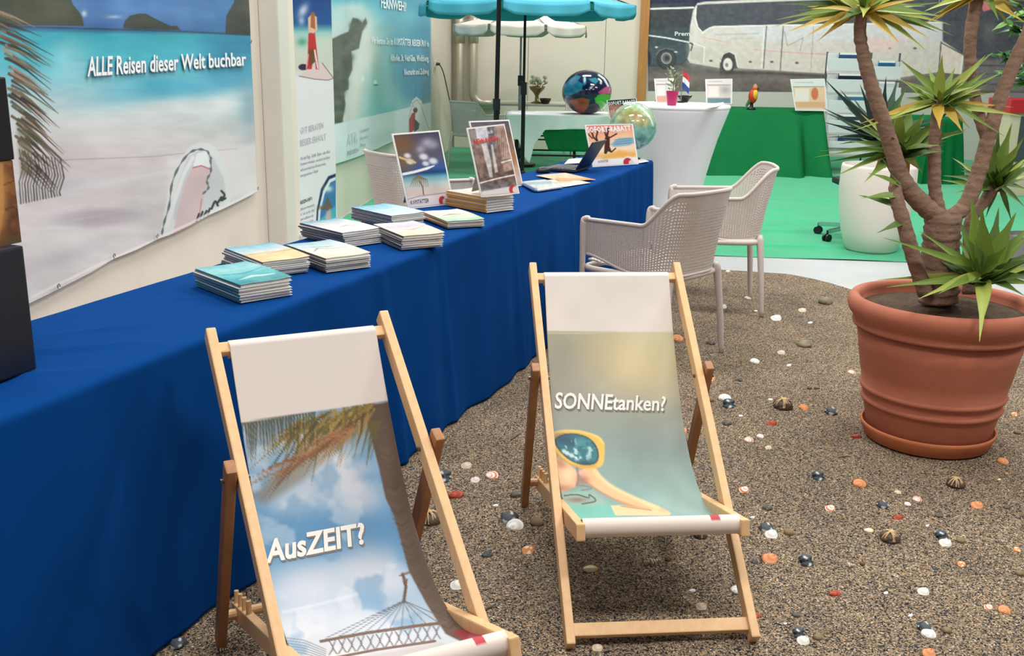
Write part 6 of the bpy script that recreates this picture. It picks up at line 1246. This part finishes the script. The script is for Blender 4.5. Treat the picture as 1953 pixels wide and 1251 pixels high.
# leafy shrub at the right edge
lsx = gy(1992, 300, 7.2)[0]; ls = thing('leafy_shrub', 'glossy green leafy shrub reaching in at the upper right edge', 'plant', (lsx, 7.2, -.016))
M_gloss = [mat('gloss_leaf_dark', S(44, 92, 52), .25), mat('gloss_leaf_mid', S(74, 130, 66), .22), mat('gloss_leaf_light', S(120, 164, 88), .25)]
Lp = lambda px, py, dy=0.0: gy(px, py, 7.2+dy)
MB().lathe([(.0, .005), (.13, .0), (.17, .30), (.18, .30), (.165, .27), (.0, .27)], (lsx, 7.2, -.016), 30).build('pot', mat('grey_pot', S(120, 120, 122), .6), ls)
for k, pts in enumerate([[(1992, 300), (1985, 150), (1955, 70), (1915, 40)], [(1992, 300), (1980, 180), (1945, 120), (1900, 105)], [(1992, 300), (1990, 120), (1970, 40), (1940, 5)], [(1992, 300), (1985, 200), (1950, 150), (1920, 140)]]):
    lo = gy(1992, 300, 7.2).copy(); lo[2] = .22; P = smooth_line([np.array([lsx, 7.2, .25])]+[Lp(a, b, .05*k-.1) for a, b in pts[1:]], 8); MB().tube(P, np.linspace(.012, .004, len(P)), 6).build('stem', MATS['stem_green'], ls)
    for q in range(20):
        t = R.uniform(.5, 1); b = P[int(t*(len(P)-1))]; tip = b+np.array([R.uniform(-.16, .06), R.uniform(-.08, .08), R.uniform(-.07, .05)])
        leaf(ls, b, tip, R.uniform(.022, .036), int(R.choice([0, 0, 1, 2])), .15, M_gloss)
# ================================================================== SHELLS, STONES AND TWIGS ON THE SAND
def sand_z(x, y): return float(0.004*vnoise(np.array([x*3.1]), np.array([y*3.1]), 5)[0]+0.0022*vnoise(np.array([x*11]), np.array([y*11]), 6)[0]-0.003)
M_shell = print_mat('shell_colour', .6, spec=.3)
def valve(name, c0, c1, bands, kind):
    """one half of a bivalve: unit length along x, hinge at one end, ribbed or banded"""
    na, nr_ = 30, 11; V = [(-.36, -.12, .10)]; C_ = [c1]; Fc = []
    for i in range(1, nr_):
        r_ = i/(nr_-1)
        for k in range(na):
            a = 2*PI*k/na; ex = math.cos(a)*.5; ey = math.sin(a)*.34*(1+.12*math.cos(a)); rib = 1+.012*math.cos(14*a)*r_
            x = -.36*(1-r_)+ex*r_*rib; y = -.12*(1-r_)+ey*r_*rib; z = .20*(1-r_**2.2)*(1-.2*abs(math.sin(a)))+.004
            V.append((x, y, z))
            if kind == 'band': f = 1.0 if (int(r_*bands+.15) % 2 == 0 and r_ > .25) else 0.0
            elif kind == 'edge': f = max(0, (r_-.72)/.28)
            elif kind == 'patch': f = 1.0 if vnoise(np.array([x*4+9]), np.array([y*6]), 3)[0] > .18 else 0.0
            else: f = .5+.5*math.sin(r_*bands*3)
            C_.append(tuple(np.array(c0)*(1-f)+np.array(c1)*f))
    for k in range(na): Fc.append((0, 1+k, 1+(k+1) % na))
    for i in range(nr_-2):
        for k in range(na): a = 1+i*na+k; b = 1+i*na+(k+1) % na; Fc.append((a, a+na, b+na, b))
    Fc.append(tuple(1+(nr_-2)*na+k for k in range(na))[::-1])
    return V, Fc, C_
def rock(seed, flat, rough_, c0, c1, vein=None):
    bm = bmesh.new(); bmesh.ops.create_icosphere(bm, subdivisions=3, radius=.5); V = []; C_ = []
    for v in bm.verts:
        p = np.array(v.co); n_ = vnoise(np.array([p[0]*3+seed]), np.array([p[1]*3+p[2]*2.2]), seed)[0]+.5*vnoise(np.array([p[0]*7]), np.array([p[1]*7+p[2]*5]), seed+1)[0]
        p = p*(1+rough_*n_); V.append((p[0], p[1]*.72, max(p[2], -.25)*flat+.25*flat)); f = .5+.5*n_
        c = np.array(c0)*(1-f)+np.array(c1)*f
        if vein is not None and abs(math.sin(p[0]*7+p[1]*5+2*n_)) < .22 and p[0] > -.2: c = np.array(vein)
        C_.append(tuple(c))
    bm.verts.index_update(); Fc = [[v.index for v in f.verts] for f in bm.faces]; bm.free(); return V, Fc, C_
def snail():
    V = []; C_ = []; Fc = []; n, s_ = 16, 12
    for i in range(n):
        t = i/(n-1); r_ = .22*(1-t)*(1+.18*math.sin(t*22))+.012
        for k in range(s_):
            a = 2*PI*k/s_; V.append((-.5+t, r_*math.cos(a), .2*(1-t)+.03+r_*math.sin(a))); C_.append((236, 228, 214) if math.sin(t*22) > -.1 else (84, 72, 64))
    for i in range(n-1):
        for k in range(s_): Fc.append((i*s_+k, i*s_+(k+1) % s_, (i+1)*s_+(k+1) % s_, (i+1)*s_+k))
    Fc.append(tuple(range(s_-1, -1, -1))); return V, Fc, C_
KIND = {
 'W': ('clam_shell', 'shell', 'white clam shell', valve('w', (244, 242, 238), (214, 210, 204), 4, 'rib'), .36),
 'O': ('scallop_shell', 'shell', 'orange ribbed shell', valve('o', (226, 160, 112), (206, 130, 84), 5, 'rib'), .34),
 'P': ('cockle_shell', 'shell', 'orange and white patched shell', valve('p', (218, 140, 84), (244, 220, 190), 5, 'patch'), .34),
 'S': ('striped_shell', 'shell', 'white shell with orange bands', valve('s', (246, 242, 236), (214, 120, 66), 6, 'band'), .36),
 'R': ('mussel_shell', 'shell', 'red-brown mussel shell', valve('r', (190, 84, 56), (146, 58, 42), 4, 'rib'), .30),
 'Y': ('yellow_shell', 'shell', 'white shell with yellow edge', valve('y', (244, 232, 206), (228, 170, 74), 4, 'edge'), .30),
 'C': ('cream_shell', 'shell', 'small cream shell', valve('c', (230, 214, 192), (206, 184, 160), 4, 'rib'), .36),
 'K': ('pink_shell', 'shell', 'small pinkish white shell', valve('k', (246, 236, 232), (222, 196, 188), 5, 'rib'), .40),
 'D': ('veined_stone', 'stone', 'dark stone with white veins', rock(3, .5, .28, (44, 50, 58), (78, 86, 92), (224, 226, 224)), .5),
 'B': ('pebble', 'stone', 'smooth brown pebble', rock(5, .62, .05, (120, 100, 76), (142, 122, 96)), .55),
 'V': ('oval_stone', 'stone', 'dark oval stone', rock(6, .5, .10, (74, 70, 64), (112, 104, 92), (150, 142, 128)), .5),
 'G': ('slate_chip', 'stone', 'dark grey slate chip', rock(8, .4, .25, (54, 58, 60), (80, 84, 84)), .4),
 'T': ('bound_stone', 'stone', 'brown stone wrapped in pale twigs', rock(11, .55, .16, (66, 52, 44), (100, 82, 66)), .5),
 'H': ('ribbed_stone', 'stone', 'greenish grey ribbed stone', rock(13, .5, .08, (118, 110, 88), (146, 136, 110), (96, 90, 72)), .5),
 'L': ('shell_sliver', 'shell', 'tiny white shell sliver', valve('l', (246, 246, 248), (226, 228, 234), 4, 'rib'), .30),
 'N': ('snail_shell', 'shell', 'little striped snail shell', snail(), .5),
 'X': ('brown_nut', 'stone', 'tiny brown and black pebble', rock(15, .6, .08, (150, 104, 60), (60, 44, 34)), .55),
 'A': ('orange_fragment', 'shell', 'small orange shell fragment', rock(17, .25, .3, (226, 150, 88), (206, 128, 70)), .3),
}
ITEMS = {
 'D': [(1560, 911, 26), (1682, 965, 24), (1461, 1008, 30), (1796, 1023, 26), (1537, 1073, 30), (1763, 1196, 30), (1523, 1208, 26), (1390, 772, 27), (1585, 785, 26), (972, 989, 37), (846, 912, 34), (341, 1226, 32)],
 'W': [(1471, 1022, 27), (1803, 1036, 25), (1771, 1209, 30), (1532, 1222, 26), (1761, 1130, 24), (1404, 1126, 24), (1378, 586, 17), (1439, 689, 20), (1382, 760, 26), (982, 1004, 36), (872, 1118, 30), (1207, 1199, 26), (1480, 609, 22)],
 'B': [(1504, 1016, 19), (1832, 1030, 16), (1806, 1202, 18), (1560, 1215, 17), (1945, 1093, 17), (1353, 763, 17), (1024, 997, 26), (1940, 826, 13), (1558, 739, 11)],
 'O': [(1639, 925, 28), (1863, 965, 25), (1468, 1068, 32), (1913, 879, 23), (1915, 1164, 26), (1772, 1247, 28), (1291, 647, 27), (1301, 820, 20)],
 'P': [(1940, 1048, 16), (1834, 1075, 17), (1355, 724, 19), (1935, 791, 14), (1007, 1051, 26)],
 'S': [(1419, 935, 21), (1583, 971, 21), (1749, 953, 19), (1885, 1159, 18), (1624, 710, 16), (1428, 838, 20), (938, 907, 27), (1370, 529, 13)],
 'K': [(1731, 962, 14), (1450, 831, 15), (906, 916, 20)],
 'C': [(1712, 940, 14), (1466, 853, 14), (889, 889, 22), (1426, 568, 14), (1530, 593, 16), (1490, 673, 16), (1337, 1159, 22), (1139, 1235, 22)],
 'R': [(1713, 988, 21), (1592, 1131, 24), (1443, 1175, 18), (1472, 807, 22), (1633, 832, 20), (868, 945, 33)],
 'Y': [(1657, 1012, 20), (1388, 517, 11), (1126, 1086, 30), (1385, 1197, 22), (460, 1166, 22), (1906, 912, 9)],
 'T': [(1822, 926, 34), (1697, 1027, 38), (1493, 775, 37), (818, 993, 46), (1336, 1021, 26)],
 'V': [(1463, 968, 19), (1791, 985, 15), (1920, 968, 13), (1519, 1171, 16), (1355, 655, 17), (1386, 806, 18), (984, 943, 22)],
 'G': [(1438, 1072, 14), (1784, 1082, 11), (1410, 724, 13), (930, 1058, 20)],
 'H': [(1574, 577, 27), (1534, 657, 27)],
 'L': [(1435, 986, 10), (1769, 1002, 8), (1690, 1130, 11), (1498, 1188, 8), (1737, 1172, 11), (1441, 593, 9), (1545, 616, 10), (1505, 696, 10), (1413, 792, 9), (945, 963, 12), (1320, 1125, 14), (1122, 1199, 14), (1469, 761, 11)],
 'N': [(1625, 1080, 17), (1250, 1071, 22), (1661, 796, 10), (428, 1236, 16)],
 'X': [(1645, 1076, 11), (1274, 1067, 14), (1544, 739, 10), (447, 1231, 9)],
 'A': [(1532, 776, 17), (1921, 900, 7)],
}
def region(x, y):
    if x < 600: return 'by the rear leg of the AusZEIT deck chair'
    if x < 1080: return 'between the two deck chairs'
    if y > 1010 and x < 1425: return 'under the front of the SONNEtanken deck chair'
    if x < 1395 and y > 620: return 'behind the SONNEtanken deck chair'
    if y < 720: return 'near the feet of the armchairs'
    if x > 1900 and y < 900: return 'right of the terracotta pot'
    if y < 865: return 'left of the terracotta pot'
    if y < 1005: return 'just in front of the terracotta pot'
    if y < 1120: return 'on the open sand at lower right'
    return 'near the bottom edge of the picture'
ORDS = ['leftmost', 'second from left', 'third from left', 'fourth from left', 'fifth from left']
M_twig = mat('pale_twig', S(206, 176, 136), .8)
for k, items in ITEMS.items():
    name, cat, desc, (V, Fc, C_), hgt = KIND[k]
    by = {}
    for it in items: by.setdefault(region(it[0], it[1]), []).append(it)
    proto = None
    for reg, lst in by.items():
        lst.sort()
        for i, (px, py, size) in enumerate(lst):
            lab = '%s %s' % (desc, reg)
            if len(lst) > 1: lab += ', '+(ORDS[i] if not (len(lst) == 2 and i == 1) else 'rightmost')
            p = gz(px, py); dep = (p-CAM)@FWD; L_ = size*dep/F
            if proto is None:
                o = obj(name, V, Fc, M_shell, local=True, smooth=k not in 'DGAT', colors=lin(np.array(C_)/255.0)); proto = o
                if k == 'T':
                    for q in range(8):
                        a = rng.uniform(0, PI); s_ = np.array([math.cos(a), math.sin(a)])*.5; off = rng.uniform(-.15, .15)
                        MB().tube([(s_[0]*t-s_[1]*off, (s_[1]*t+s_[0]*off)*.72, .44*(1-t*t)**.5+.03) for t in np.linspace(-.95, .95, 9)], .03, 5).build('twig', M_twig, o, local=True)
            else: o = copy_tree(proto)
            tag(o, lab, cat, desc+'s on the sand')
            o.location = (p[0], p[1], sand_z(p[0], p[1])-.0015); o.scale = (L_, L_*(.95 if k in 'RYL' else 1.35), L_*1.1); rz = rng.uniform(.1, .6)+(PI if rng.uniform() < .4 else 0)
            tl = .38 if cat == 'shell' else .12     # shells lie tilted, their far side propped in the sand
            o.rotation_euler = (Matrix.Rotation(tl, 3, 'X') @ Matrix.Rotation(rz, 3, 'Z')).to_euler(); o.location.z += .30*L_*math.sin(tl)*(1 if cat == 'shell' else .5)
for a, b, r_, lab in (((1598, 873), (1622, 871), .0025, 'thin dry twig left of the terracotta saucer'), ((920, 1165), (940, 1156), .003, 'thin pale twig between the deck chairs'), ((975, 838), (992, 826), .003, 'thin dark twig at the foot of the blue tablecloth')):
    A_, B_ = gz(*a), gz(*b); A_[2] = B_[2] = .0015; tag(MB().tube([A_, (A_+B_)/2+np.array([.002, .004, .001]), B_], r_, 6).build('twig', mat('dry_twig', S(120, 104, 84), .9)), lab, 'twig')
